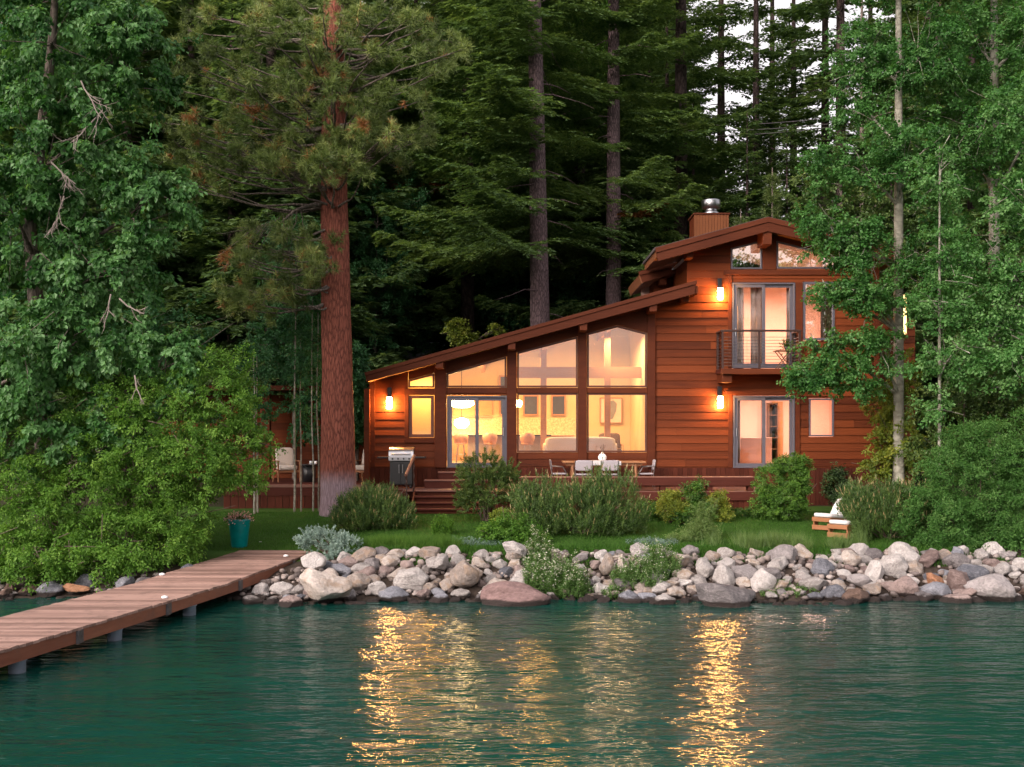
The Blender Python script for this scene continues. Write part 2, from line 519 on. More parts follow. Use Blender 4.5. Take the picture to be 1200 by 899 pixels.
L['grass'] = leafmat('grass blade', [(0.0, (0.017, 0.055, 0.008)), (0.5, (0.038, 0.112, 0.013)), (1.0, (0.095, 0.18, 0.032))], 0.3, 0.6, 0.15)
L['tallgrass'] = leafmat('tall grass blade', [(0.0, (0.05, 0.1, 0.025)), (0.5, (0.11, 0.19, 0.05)), (1.0, (0.22, 0.28, 0.11))], 0.3)
L['flower'] = leafmat('pink flowers', [(0.0, (0.04, 0.09, 0.02)), (0.35, (0.06, 0.12, 0.03)), (0.4, (0.5, 0.2, 0.22)), (1.0, (0.68, 0.42, 0.44))], 0.3)
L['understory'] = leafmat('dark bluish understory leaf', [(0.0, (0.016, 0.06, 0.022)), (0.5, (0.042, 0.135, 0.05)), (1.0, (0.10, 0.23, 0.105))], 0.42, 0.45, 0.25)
L['willow'] = leafmat('willow leaf', [(0.0, (0.02, 0.065, 0.012)), (0.5, (0.055, 0.15, 0.030)), (1.0, (0.145, 0.27, 0.08))], 0.4, 0.5, 0.2)
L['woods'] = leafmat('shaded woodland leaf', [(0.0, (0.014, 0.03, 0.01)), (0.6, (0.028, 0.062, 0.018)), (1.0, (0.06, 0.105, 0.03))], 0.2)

M['pinebark'] = barkmat('red pine bark', (0.075, 0.024, 0.017), (0.30, 0.10, 0.07), (25, 25, 4.6), 0.05, ((0.34, 0.30, 0.36), 2.05, 0.5))
M['firbark'] = barkmat('mauve fir bark', (0.05, 0.036, 0.038), (0.21, 0.145, 0.155), (20, 20, 6), 0.05)
M['aspenbark'] = barkmat('pale aspen bark', (0.13, 0.125, 0.10), (0.33, 0.32, 0.27), (5, 5, 8), 0.015, None, (0.16, 0.15, 0.12))
M['graybark'] = barkmat('grey brown bark', (0.055, 0.045, 0.04), (0.19, 0.155, 0.135), (12, 12, 4), 0.03)
M['darkbark'] = barkmat('dark trunk bark', (0.022, 0.016, 0.015), (0.085, 0.06, 0.058), (9, 9, 4), 0.05)
M['deadtwig'] = plain('bare twig', (0.19, 0.16, 0.14), 0.8)
M['stem'] = plain('shrub stem', (0.09, 0.065, 0.05), 0.8)
# ------------------------------------------------------------------ terrain
def smooth(a, b, t):
    t = max(0.0, min(1.0, (t - a) / (b - a)))
    return t * t * (3 - 2 * t)


def shore(x): return 21.6 + 0.22 * math.sin(x * 0.7 + 1.0) + 0.15 * math.sin(x * 1.9)


PROF_R = [(-60, -4), (-8, -1.6), (-1.0, -0.42), (0, -0.06), (1.75, 0.66), (2.4, 0.73), (9, 1.0), (22, 1.15), (26, 2.2), (70, 15), (140, 34), (400, 60)]
PROF_L = [(-60, -4), (-8, -1.6), (-1.0, -0.42), (0, -0.06), (1.75, 0.36), (3.6, 0.50), (5.5, 0.72), (9, 1.0), (22, 1.15), (26, 2.2), (70, 15), (140, 34), (400, 60)]


def pl(prof, t):
    for (a, za), (b, zb) in zip(prof, prof[1:]):
        if t <= b: return za + (zb - za) * max(0, (t - a)) / (b - a)
    return prof[-1][1]


def ground(x, y):
    t = y - shore(x)
    w = smooth(-4.9, -2.6, x)
    z = pl(PROF_L, t) * (1 - w) + pl(PROF_R, t) * w
    if t > 26: z += 1.6 * noise.noise((x * 0.05, y * 0.05, 3.0)) * smooth(26, 40, t)
    elif 0.2 < t < 12: z += 0.025 * noise.noise((x * 0.9, y * 0.9, 1.0))
    return z


def terrain():
    xs = sorted(set([-220, -160, -110, -80, -60, -45, -35, -28] + [round(-24 + i * 0.5, 3) for i in range(97)] + [28, 35, 45, 60, 80, 110, 160, 220]))
    ys = sorted(set([-40, 0, 8, 14, 18] + [round(20 + i * 0.3, 3) for i in range(50)] + [36, 38, 40, 42, 44, 46, 48, 50, 54, 58, 62, 68, 74, 80, 90, 100, 120, 150, 200, 280, 400]))
    vs = [(x, y, ground(x, y)) for y in ys for x in xs]
    n = len(xs)
    fs = [(j * n + i, j * n + i + 1, (j + 1) * n + i + 1, (j + 1) * n + i) for j in range(len(ys) - 1) for i in range(n - 1)]
    m, nt, out = newmat('earth, lawn and forest floor')
    g = nt.nodes.new('ShaderNodeNewGeometry'); sx = nt.nodes.new('ShaderNodeSeparateXYZ')
    nt.links.new(g.outputs['Position'], sx.inputs[0])
    v = tex_coord(nt)
    n1 = noise_tex(nt, v, 1.3, 6, 0.6); n2 = noise_tex(nt, v, 14, 5, 0.7)
    soil = ramp(nt, n2, [(0.3, (0.022, 0.017, 0.014)), (0.7, (0.07, 0.052, 0.042))])
    turf = ramp(nt, n1, [(0.3, (0.025, 0.062, 0.010)), (0.7, (0.046, 0.10, 0.017))])
    floor = ramp(nt, n2, [(0.3, (0.022, 0.022, 0.012)), (0.7, (0.05, 0.045, 0.025))])
    yy = math_(nt, 'ADD', sx.outputs['Y'], math_(nt, 'MULTIPLY', math_(nt, 'SUBTRACT', n1, 0.5), 0.9))
    c = mixc(nt, math_(nt, 'GREATER_THAN', yy, 24.2), soil, turf)
    c = mixc(nt, math_(nt, 'GREATER_THAN', yy, 33.0), c, floor)
    finish(nt, out, c, 0.9, n2, 0.03, 0.1)
    o = link('ground', np_mesh('ground', vs, fs, [4] * len(fs), smooth=True), None, m)
    tag(o, 'lawn and soil bank rising from the lake to the wooded hill', 'ground', kind='structure')


terrain()


def water():
    m, nt, out = newmat('lake water')
    v = tex_coord(nt, (0.5, 1.35, 1.0))
    nA = noise_tex(nt, v, 4.2, 3, 0.5)
    nB = noise_tex(nt, tex_coord(nt, (0.5, 1.0, 1.0)), 1.3, 2, 0.5)
    nC = noise_tex(nt, tex_coord(nt, (0.6, 1.2, 1.0)), 10.0, 1, 0.5)
    big = noise_tex(nt, tex_coord(nt, (0.1, 0.13, 1)), 1.0, 3, 0.5)
    h = math_(nt, 'ADD', math_(nt, 'MULTIPLY', nA, 0.8), math_(nt, 'MULTIPLY', nB, 1.6))
    h = math_(nt, 'ADD', h, math_(nt, 'MULTIPLY', nC, 0.14))
    paws = noise_tex(nt, tex_coord(nt, (0.16, 0.3, 1)), 1.0, 2, 0.5)
    h = math_(nt, 'MULTIPLY', h, math_(nt, 'ADD', 0.45, math_(nt, 'MULTIPLY', paws, 1.1)))
    p = nt.nodes.new('ShaderNodeBsdfPrincipled')
    nt.links.new(ramp(nt, big, [(0.3, (0.0018, 0.026, 0.021)), (0.7, (0.004, 0.054, 0.041))]), p.inputs['Base Color'])
    p.inputs['Roughness'].default_value = 0.13
    p.inputs['IOR'].default_value = 1.42
    p.inputs['Specular IOR Level'].default_value = 0.5
    b = nt.nodes.new('ShaderNodeBump'); b.inputs['Distance'].default_value = 0.055; b.inputs['Strength'].default_value = 1.0
    nt.links.new(h, b.inputs['Height']); nt.links.new(b.outputs['Normal'], p.inputs['Normal'])
    nt.links.new(p.outputs[0], out.inputs['Surface'])
    me = np_mesh('water', [(-900, -900, 0), (900, -900, 0), (900, 30, 0), (-900, 30, 0)], [0, 1, 2, 3], [4])
    tag(link('water', me, None, m), 'rippled teal lake in front of the house', 'lake', kind='structure')


water()


# ------------------------------------------------------------------ foliage builders (numpy)
def unit(a): return a / np.maximum(np.linalg.norm(a, axis=-1, keepdims=True), 1e-9)


def rdir(rng, n): return unit(rng.normal(size=(n, 3)))


class Leaves:
    """a growing set of leaf-sized faces that ends up as one crown mesh"""
    def __init__(s): s.q, s.tq, s.tr, s.tt = [], [], [], []

    def leaf(s, pos, ax, nr, Ln, W, tint, fold=0.12):
        ax = unit(ax); sd = unit(np.cross(ax, nr)); n2 = np.cross(sd, ax)
        Ln = np.broadcast_to(Ln, (len(pos),))[:, None]; W = np.broadcast_to(W, (len(pos),))[:, None]
        v = np.stack([pos, pos + ax * Ln * .45 + sd * W * .5 + n2 * W * fold, pos + ax * Ln - n2 * Ln * .08, pos + ax * Ln * .45 - sd * W * .5 + n2 * W * fold], 1)
        s.q.append(v); s.tq.append(np.broadcast_to(tint, (len(pos),)))

    def needle(s, pos, d, Ln, W, tint, rng):
        d = unit(d); sd = unit(np.cross(d, rdir(rng, len(d))))
        Ln = np.broadcast_to(Ln, (len(pos),))[:, None]; W = np.broadcast_to(W, (len(pos),))[:, None]
        v = np.stack([pos + sd * W * .5, pos - sd * W * .5, pos + d * Ln], 1)
        s.tr.append(v); s.tt.append(np.broadcast_to(tint, (len(pos),)))

    def build(s, name, mat, parent=None, kind=None):
        vs, flat, cnt, ts, n = [], [], [], [], 0
        for arr, k, tt in ((s.q, 4, s.tq), (s.tr, 3, s.tt)):
            if not arr: continue
            a = np.concatenate(arr)
            vs.append(a.reshape(-1, 3)); flat.append(np.arange(n, n + len(a) * k)); cnt.append(np.full(len(a), k)); ts.append(np.concatenate(tt)); n += len(a) * k
        v = np.concatenate(vs)
        if parent is not None: v = v - np.array(ORIG[parent])
        me = np_mesh(name, v, np.concatenate(flat), np.concatenate(cnt), np.clip(np.concatenate(ts), 0, 1))
        o = link(name, me, parent, mat)
        return o


def lobe(px, py, Y, rx, ry, rd=None, w=1.0):
    """an ellipsoid lobe of a crown, given where its centre stands and its half sizes in metres"""
    c = P(px, py, Y)
    return (np.array(c), np.array((rx * Y / F, rd if rd else min(rx, ry) * Y / F, ry * Y / F)), w)


def crown(lv, rng, lobes, ncl, per, Ln, spread, droop=0.3, leafdroop=0.3, tintc=0.45, tints=0.16, wr=0.75, inner=0.35, cut=None, front=0.0):
    wts = np.array([l[1][0] * l[1][2] * l[2] for l in lobes]); wts = wts / wts.sum()
    ids = rng.choice(len(lobes), ncl, p=wts)
    C = np.array([l[0] for l in lobes])[ids]; RR = np.array([l[1] for l in lobes])[ids]
    d = rdir(rng, ncl)
    if front: d[:, 1] = np.where(rng.random(ncl) < front, -np.abs(d[:, 1]), d[:, 1])
    r = inner + (1 - inner) * rng.random(ncl) ** 0.55
    wob = np.array([noise.noise((float(a[0]) * 1.7 + 11 * i, float(a[1]) * 1.7, float(a[2]) * 1.7)) for a, i in zip(d, ids)])
    r = r * (0.92 + 0.45 * wob)
    c = C + d * RR * r[:, None]
    if cut is not None:
        k = cut(c); c, d, ncl = c[k], d[k], int(k.sum())
    out = unit(d * np.array((1, 1, .6)) + rng.normal(size=(ncl, 3)) * .55 + np.array((0, 0, -droop)))
    l = spread * rng.uniform(.6, 1.5, ncl)
    npl = np.maximum(3, (per * rng.uniform(.5, 1.5, ncl)).astype(int))
    ix = np.repeat(np.arange(ncl), npl); n = len(ix)
    t = rng.random(n)
    off = rdir(rng, n) * (spread * .34 * rng.random(n) ** .6)[:, None]
    off[:, 2] *= .7
    pos = c[ix] + out[ix] * ((t - .4) * l[ix])[:, None] + off
    pos[:, 2] -= (t ** 2) * l[ix] * droop * .35
    ax = out[ix] * .4 + unit(off) * .7 + np.array((0, 0, -leafdroop)) + rng.normal(size=(n, 3)) * .35
    nr = np.array((0, -.25, .8)) + d[ix] * .45 + rng.normal(size=(n, 3)) * .5
    ct = rng.normal(tintc, tints, ncl)
    tint = ct[ix] + rng.normal(0, .12, n)
    LL = Ln * rng.uniform(.65, 1.25, n)
    lv.leaf(pos, ax, nr, LL, LL * wr, np.clip(tint, 0, .94))
    return c, out, l


def twigs(mb, rng, c, out, l, every, r=0.007):
    """bare twigs that carry some of the clusters"""
    for i in range(0, len(c), every):
        a = Vector(c[i]) - Vector(out[i]) * float(l[i]) * 1.1 + Vector(rng.normal(size=3) * .1)
        m = Vector(c[i]) + Vector(rng.normal(size=3) * .06)
        b = Vector(c[i]) + Vector(out[i]) * float(l[i]) * .6 + Vector((0, 0, -.05))
        mb.tube([a, m, b], [r * 1.5, r, r * .4], 4, False)


def limb(mb, a, b, r0, r1, sag=0.0, n=6, seg=7, wob=0.12, seed=0):
    a, b = Vector(a), Vector(b)
    pts, rad = [], []
    ln = (b - a).length
    for i in range(seg + 1):
        t = i / seg
        p = a.lerp(b, t) + Vector((0, 0, -sag * math.sin(t * math.pi)))
        w = wob * ln * 0.25 * math.sin(math.pi * t)
        p += Vector((noise.noise((t * 3, seed, 0.3)), noise.noise((t * 3, seed, 5.3)), noise.noise((t * 3, seed, 9.3)))) * w
        pts.append(p); rad.append(r0 + (r1 - r0) * t)
    mb.tube(pts, rad, n)
    return pts


def trunk(mb, pts, n=14, flare=1.25, wob=0.12, sub=5):
    """pts: (x, y, z, r) rows from the root up; the path is subdivided and made slightly uneven"""
    path, rad = [], []
    for a, b in zip(pts, pts[1:]):
        for i in range(sub):
            t = i / sub
            path.append(Vector(a[:3]).lerp(Vector(b[:3]), t)); rad.append(a[3] + (b[3] - a[3]) * t)
    path.append(Vector(pts[-1][:3])); rad.append(pts[-1][3])
    z0 = path[0].z
    for i, p in enumerate(path):
        h = p.z - z0
        rad[i] *= 1 + (flare - 1) * math.exp(-h / (rad[0] * 1.6))
    mb.tube(path, rad, n, wob=wob)
    return path


def fir_crown(lv, rng, H, z0, rbase, nbr, step=.16, tw=.12, tl=.17, up=.10, droop=.28, sector=None, gap=1.0, c0=(0, 0)):
    """flat layered sprays on drooping branches, in the tree's own space (trunk along z)"""
    for b in range(nbr):
        f = (b + rng.random()) / nbr
        z = z0 + (H - z0) * f ** 1.15
        if rng.random() > gap: continue
        Lb = (rbase * (1 - f) ** .8 + .5) * rng.uniform(.6, 1.12)
        az = rng.uniform(0, 2 * math.pi) if sector is None else rng.uniform(*sector)
        fw = np.array((math.cos(az), math.sin(az), 0)); sdv = np.array((-math.sin(az), math.cos(az), 0))
        nt_ = max(4, int(Lb / step))
        t = np.linspace(.12, 1, nt_)
        dr = droop * rng.uniform(.5, 1.5)
        base = np.array((c0[0], c0[1], z)) + fw * (Lb * t)[:, None]
        base[:, 2] += -dr * Lb * t + (dr + up) * Lb * .75 * t ** 2.2
        btint = rng.normal(.45, .14)
        dead = rng.random() < .007
        for sgn in (-1, 1):
            ls = Lb * .40 * (1.05 - t) ** .7 * rng.uniform(.55, 1.25, nt_) + .12
            dv = unit(fw * .75 + sdv * sgn * .8 + rng.normal(size=(nt_, 3)) * np.array((.12, .12, .10)))
            m = max(3, int(ls.max() / tw))
            q = (np.arange(m) + .5) / m
            pos = base[:, None] + dv[:, None] * (ls[:, None] * q[None])[..., None]
            pos[..., 2] -= (q[None] ** 2) * ls[:, None] * .22
            pos = pos.reshape(-1, 3); n = len(pos)
            dd = np.repeat(dv, m, 0)
            for s2 in (-1, 1):
                ax = dd * .8 + np.cross(dd, (0, 0, 1)) * s2 * .75 + rng.normal(size=(n, 3)) * .2
                ax[:, 2] -= .12
                nr = np.array((0, 0, 1.)) + rng.normal(size=(n, 3)) * .35
                k = rng.random(n) < .86
                LL = tl * rng.uniform(.6, 1.25, n)
                ti = np.clip(btint + rng.normal(0, .13, n) + .10 * np.tile(q, nt_), 0, .94)
                if dead: ti = np.full(n, .985)
                lv.leaf(pos[k], ax[k], nr[k], LL[k], LL[k] * .42, ti[k], .05)


def tufts(lv, rng, centers, axes, nn, Ln, W, tint, cone=.75):
    """long-needled pine tufts"""
    k = len(centers)
    ix = np.repeat(np.arange(k), nn); n = len(ix)
    d = unit(axes)[ix] * cone + rdir(rng, n)
    st = centers[ix] + unit(axes)[ix] * (rng.random(n) * Ln * .5)[:, None]
    d[:, 2] -= .12
    lv.needle(st, d, Ln * rng.uniform(.7, 1.2, n), W, tint[ix] + rng.normal(0, .07, n) * (tint[ix] < .93), rng)


def shoots(lv, rng, centers, axes, slen, nn, Ln, W, tintc=.5, candle=.6, spread=.8):
    """upright needle-clad shoots with pale candles, for dwarf pines and the like"""
    k = len(centers); axes = unit(axes)
    ix = np.repeat(np.arange(k), nn); n = len(ix)
    sl = slen * rng.uniform(.6, 1.3, k)
    t = rng.random(n)
    pos = centers[ix] + axes[ix] * (t * sl[ix])[:, None]
    d = axes[ix] * .75 + rdir(rng, n) * spread
    ct = rng.normal(tintc, .13, k)
    lv.needle(pos, d, Ln * rng.uniform(.7, 1.2, n), W, np.clip(ct[ix] + rng.normal(0, .1, n) + .12 * t, 0, .84), rng)
    ck = np.where(rng.random(k) < candle)[0]
    for _ in range(3):
        if not len(ck): break
        tip = centers[ck] + axes[ck] * sl[ck][:, None]
        lv.needle(tip - axes[ck] * .02, axes[ck] + np.array((0, 0, .35)) + rng.normal(size=(len(ck), 3)) * .14, .11 * rng.uniform(.5, 1.3, len(ck)), .022, .93 + rng.normal(0, .03, len(ck)), rng)


def dome_points(rng, lobes, n, low=-.2, inner=.6):
    wts = np.array([l[1][0] * l[1][2] * l[2] for l in lobes]); wts = wts / wts.sum()
    ids = rng.choice(len(lobes), n, p=wts)
    C = np.array([l[0] for l in lobes])[ids]; RR = np.array([l[1] for l in lobes])[ids]
    d = rdir(rng, n); d[:, 2] = np.maximum(d[:, 2], low + rng.normal(0, .1, n))
    d = unit(d)
    r = inner + (1 - inner) * rng.random(n) ** .5
    wob = np.array([noise.noise((float(a[0]) * 2.2 + 7 * i, float(a[1]) * 2.2, float(a[2]) * 2.2)) for a, i in zip(d, ids)])
    return C + d * RR * (r * (.95 + .3 * wob))[:, None], d
# ------------------------------------------------------------------ the house
YH = 33.3
FLOOR = 2.2
def hx(px): return PX(px, YH)
def hz(py): return PZ(py, YH)
def hp(*pts, Y=YH): return [(PX(x, Y), PZ(y, Y)) for x, y in pts]


def ccw(poly):
    a = sum(poly[i][0] * poly[(i + 1) % len(poly)][1] - poly[(i + 1) % len(poly)][0] * poly[i][1] for i in range(len(poly)))
    return poly if a > 0 else poly[::-1]


house = thing('house', 'redwood clad lake house with glowing windows and a long sloping shed roof', 'house', (0, YH, 1.0))


def rect(x0, x1, y0, y1): return (hx(x0), hx(x1), hz(y1), hz(y0))      # an opening from picture columns and rows


wing_open = [rect(479, 509, 463, 513), rect(478, 510, 380, 455), rect(523, 595, 463, 549), rect(523, 594, 380, 455), rect(605, 678, 340, 455),
             rect(605, 678, 460.5, 530.5), rect(687, 759, 340, 455), rect(687, 759, 460.5, 530.5)]
tower_open = [rect(856, 893.5, 255, 316), rect(909.5, 986, 255, 315.5), rect(857.5, 932, 331, 432), rect(940.5, 978.5, 330, 399.5), rect(858.5, 931.5, 463.5, 549), rect(947.5, 977.5, 466.5, 512)]
mb = MB()
siding(mb, ccw(hp((434, 549), (766.5, 549), (766.5, 352), (434, 441))), wing_open, YH, .16, zb=FLOOR)
mb.build('wing_wall', M['siding'], house)
mb = MB()
zt_ = FLOOR + 22 * .235
siding(mb, ccw([(hx(766.5), hz(549)), (hx(1028), hz(549)), (hx(1028), zt_), (hx(766.5), zt_)]), tower_open, YH, .16, zb=FLOOR)
siding(mb, ccw([(hx(805), zt_), (hx(1028), zt_)] + hp((1028, 288), (900, 257), (805, 283))), tower_open, YH, .16, zb=FLOOR)
# the left side wall of the tower above the shed roof and the far right side wall
X0, X1 = hx(805), hx(1028)
mb.box(X0 + .01, X0 + .15, YH + .16, 42, 5.9, 8.75)
mb.box(X1 - .15, X1, YH + .16, 42, 1.0, 8.7)
mb.build('tower_wall', M['siding'], house)

# vertical boards below the floor line
mb = MB()
x = hx(434)
while x < hx(1028):
    mb.tint = random.random()
    mb.box(x, x + .135, YH - .03 + random.uniform(-.004, .004), YH + .12, .85, FLOOR - .04)
    x += .142
mb.build('base_boards', M['skirt'], house)

# posts and beams of the glazed bays
for i, (a, b, top) in enumerate([(509.5, 523, 424), (594, 605.5, 402), (677.5, 687.5, 380), (758.5, 767.5, 358)]):
    mb = MB(); mb.tint = random.random()
    mb.box(hx(a), hx(b), YH - .10, YH + .2, FLOOR - .03, hz(top))
    mb.build('post', M['trim'], house, .012)
    mb = MB(); mb.tint = random.random()
    c = PX((a + b) / 2, 32.9)
    mb.box(c - .11, c + .11, 32.36, YH - .103, PZ(top + 8, 32.6), PZ(top - 1, 32.6))
    mb.build('beam_end', M['trim'], house, .012)
for a, b in [(523, 594), (605.5, 677.5), (687.5, 758.5)]:
    mb = MB(); mb.tint = random.random()
    mb.box(hx(a) + .002, hx(b) - .002, YH - .07, YH + .18, hz(461), hz(454.5))
    mb.build('beam', M['trim'], house, .01)
mb = MB(); mb.tint = .3
mb.box(hx(433), hx(439.5), YH - .06, YH + .1, FLOOR - .03, hz(443)); mb.build('corner_board', M['trim'], house, .008)
mb = MB(); mb.box(hx(1024), hx(1030), YH - .06, YH + .1, FLOOR - .03, hz(290)); mb.build('corner_board', M['trim'], house, .008)
for bxs in [(853, 857.3, .055, 431, 331.2), (932.3, 940.3, .055, 431, 331.2), (848, 990, .075, 322.5, 316.8), (893.8, 909.2, .06, 316.5, 268), (853, 857.5, .055, 331, 322.7),
            (853, 858.3, .055, 548, 463.2), (931.8, 937, .055, 548, 463.2), (851, 939, .08, 463, 458.5), (474, 513, .08, 519, 513.4), (474, 479, .05, 513, 463.2), (474, 513, .06, 463, 455.3)]:
    mb = MB(); mb.tint = random.random(); mb.box(hx(bxs[0]), hx(bxs[1]), YH - bxs[2], YH + .1, hz(bxs[3]), hz(bxs[4])); mb.build('casing', M['trim'], house, .006)

# sloped frieze boards under the eaves
sl = lambda x: 447 - .266 * (x - 431)
gl = lambda x: 268 + .268 * (900 - x)
gr = lambda x: 268 + .243 * (x - 900)
for pts in [((479, sl(479) - 6), (509.5, sl(509.5) - 6), (509.5, 437), (479, 445)), ((523, sl(523) - 6), (594, sl(594) - 6), (594, 417.5), (523, 437.5)), ((605.5, sl(605.5) - 6), (677.5, sl(677.5) - 6), (677.5, 394), (605.5, 413)),
            ((687.5, sl(687.5) - 6), (758.5, sl(758.5) - 6), (758.5, 390), (723.5, 381), (687.5, 391)), ((856, gl(856) - 6), (893.5, gl(893.5) - 6), (893.5, 281.5), (856, 291)), ((909.5, gr(909.5) - 6), (986, gr(986) - 6), (986, 301), (909.5, 282))]:
    mb = MB(); mb.tint = random.random() * .4; mb.prism(hp(*pts), YH - .047, YH + .15); mb.build('frieze', M['trim'], house)


def window(name, poly_px, fw=.055, mat='brown_frame', Y=YH, dy=(-.03, .06), parent=None, bars=None, glass='glass'):
    poly = ccw(hp(*poly_px, Y=Y))
    m = MB(); m.ring(poly, inset(poly, fw), Y + dy[0], Y + dy[1])
    if bars: bars(m)
    f = m.build(name, M[mat], parent or house, .004)
    q = inset(poly, fw - .006)
    m = MB(); m.prism(q, Y + .012, Y + .026)
    m.build('pane', M[glass], f)
    return f


window('window', [(479.5, 512.5), (508.5, 512.5), (508.5, 463.5), (479.5, 463.5)], .09)
window('window', [(478.5, 454.5), (509, 454.5), (509, 437.5), (478.5, 445.5)])
window('window', [(523.5, 454), (593.5, 454), (593.5, 418), (523.5, 437.5)])
window('window', [(606, 454), (677, 454), (677, 394.5), (606, 413)], glass='tinted')
window('window', [(688, 454), (758, 454), (758, 390.5), (723.5, 381.5), (688, 391)], glass='tinted')
window('window', [(606, 530), (677, 530), (677, 461), (606, 461)], .05)
window('window', [(688, 530), (758, 530), (758, 461), (688, 461)], .05)
window('window', [(856.5, 315.5), (893, 315.5), (893, 282), (856.5, 291)], .05, 'slate', glass='coated')
window('window', [(910, 315), (985.5, 315), (985.5, 301.5), (910, 282.5)], .05, 'slate', glass='coated')
window('window', [(941, 399), (978, 399), (978, 330.5), (941, 330.5)], .07, 'slate', glass='coated')
window('window', [(948, 511.5), (977, 511.5), (977, 467), (948, 467)], .05, 'slate')


def slider(x0, x1, y0, y1, hside):
    """sliding door: outer frame, two leaves each with its own pane, one handle"""
    o = ccw(hp((x0, y1), (x1, y1), (x1, y0), (x0, y0)))
    m = MB(); m.ring(o, inset(o, .05), YH - .05, YH + .12)
    d = m.build('sliding_door', M['slate'], house, .006)
    xm = (x0 + x1) / 2
    for k, (a, b, yy) in enumerate([(x0 + 1.8, xm + 2, YH + .0), (xm - 2, x1 - 1.8, YH + .055)]):
        q = ccw(hp((a, y1 - 1.6), (b, y1 - 1.6), (b, y0 + 1.6), (a, y0 + 1.6)))
        m = MB(); m.ring(q, inset(q, .10), yy - .022, yy + .022)
        lf = m.build('door_leaf', M['slate'], d, .004)
        m = MB(); m.prism(inset(q, .095), yy - .006, yy + .006); m.build('pane', M['glass'], lf)
    m = MB(); hxp = x0 + 4 if hside < 0 else x1 - 4
    m.box(hx(hxp) - .015, hx(hxp) + .015, YH - .06, YH - .03, hz(y1) + .95, hz(y1) + 1.2); m.build('handle', M['steel'], d, .006)
    return d


slider(524, 594, 464, 548, 1)
slider(858, 931.5, 331.5, 431.5, -1)
slider(859, 931, 464, 548.5, -1)


# roofs -----------------------------------------------------------------
def slab(pts_px, Yf, Yb, name, mat, lift=None):
    m = MB(); m.prism(hp(*pts_px, Y=Yf), Yf, Yb); return m.build(name, M[mat], house)


Yr = 32.3
low = [(428.5, 439), (815.5, 331), (815.5, 336), (428.5, 444)]
r = slab([(429, 440.5), (815, 333.5), (815, 341), (429, 446.5)], Yr + .05, 41.5, 'shed_roof', 'ceiling')
m = MB(); m.prism(hp((428, 437.2), (816, 329.2), (816, 333.0), (428, 440.0), Y=Yr), Yr + .02, 41.7); m.build('roof_covering', M['shingle'], r)
m = MB(); m.tint = .55; m.prism(hp((428, 438.6), (816, 331), (814, 344.5), (429.5, 447.5), Y=Yr), Yr, Yr + .05); fa = m.build('fascia', M['fascia'], r, .006)
m = MB(); m.tint = .8; m.prism(hp((427.5, 436.6), (816.5, 328.6), (816.3, 333), (427.8, 440.6), Y=Yr), Yr - .035, Yr - .002); m.build('fascia_cap', M['fascia'], fa, .006)
m = MB(); m.tint = .3; m.prism(hp((430, 445.5), (813, 342.5), (812, 348.5), (432, 449)), YH - .14, YH - .085); m.build('rafter_board', M['trim'], r)
# eave end of the shed roof on the left
for x, y, Yb, w in [(812.8, 339, 32.35, .13), (803, 349, 32.75, .11)]:
    m = MB(); m.tint = .7
    m.box(PX(x, Yb) - w, PX(x, Yb) + w, Yb, YH - .02, PZ(y + 5, Yb), PZ(y - 4, Yb)); m.build('beam_end', M['trim'], house, .012)

Yt = 32.4
up_ = [(768, 291.5), (900, 255.5), (1062, 295), (1062, 303), (900, 262.5), (768, 298)]
m = MB()
ge = lambda x, o: 257 + o + .2701 * (900 - x)
m.prism(hp((768.5, ge(768.5, 0)), (815, ge(815, 0)), (815, ge(815, 8.5)), (770, ge(770, 8.5)), Y=Yt), Yt + .05, 35.3)
m.prism(hp((815.001, ge(815, 0)), (900, 257), (900, 265.5), (815.001, ge(815, 8.5)), Y=Yt), Yt + .05, 42.5)
m.prism(hp((900.001, 257), (1061, 296), (1061, 304.5), (900.001, 265.5), Y=Yt), Yt + .05, 42.5)
tr = m.build('gable_roof', M['soffit'], house)
m = MB()
m.prism(hp((767, 253.6 + .2737 * 133), (815, 253.6 + .2737 * 85), (815, 257 + .2737 * 85), (767, 257 + .2737 * 133), Y=Yt), Yt + .02, 35.35)
m.prism(hp((815.001, 253.6 + .2737 * 85), (900, 253.6), (900, 257), (815.001, 257 + .2737 * 85), Y=Yt), Yt + .02, 42.7)
m.prism(hp((900.001, 253.6), (1062.5, 293.2), (1062.5, 296.6), (900.001, 257), Y=Yt), Yt + .02, 42.7)
m.build('roof_covering', M['shingle'], tr)
for pts, t in (([(768, 290.6), (900, 254.4), (900, 271), (771, 306)], .6), ([(900.001, 254.4), (1062, 294), (1061, 309), (900.001, 271)], .45)):
    m = MB(); m.tint = t; m.prism(hp(*pts, Y=Yt), Yt, Yt + .05); fa = m.build('fascia', M['fascia'], tr, .006)
    q = [pts[0], pts[1], (pts[1][0], pts[1][1] + 6), (pts[0][0], pts[0][1] + 6)]
    m = MB(); m.tint = t + .25; m.prism(hp(*q, Y=Yt), Yt - .035, Yt - .002); m.build('fascia_cap', M['fascia'], fa, .006)
m = MB(); m.box(PX(900, Yt) - .13, PX(900, Yt) + .13, Yt + .06, YH - .06, PZ(286, Yt), PZ(269, Yt)); m.build('beam_end', M['trim'], house, .012)
m = MB(); m.box(PX(808.5, 32.7) - .1, PX(808.5, 32.7) + .1, 32.7, YH - .02, PZ(302, 32.7), PZ(294, 32.7)); m.build('beam_end', M['trim'], house, .012)
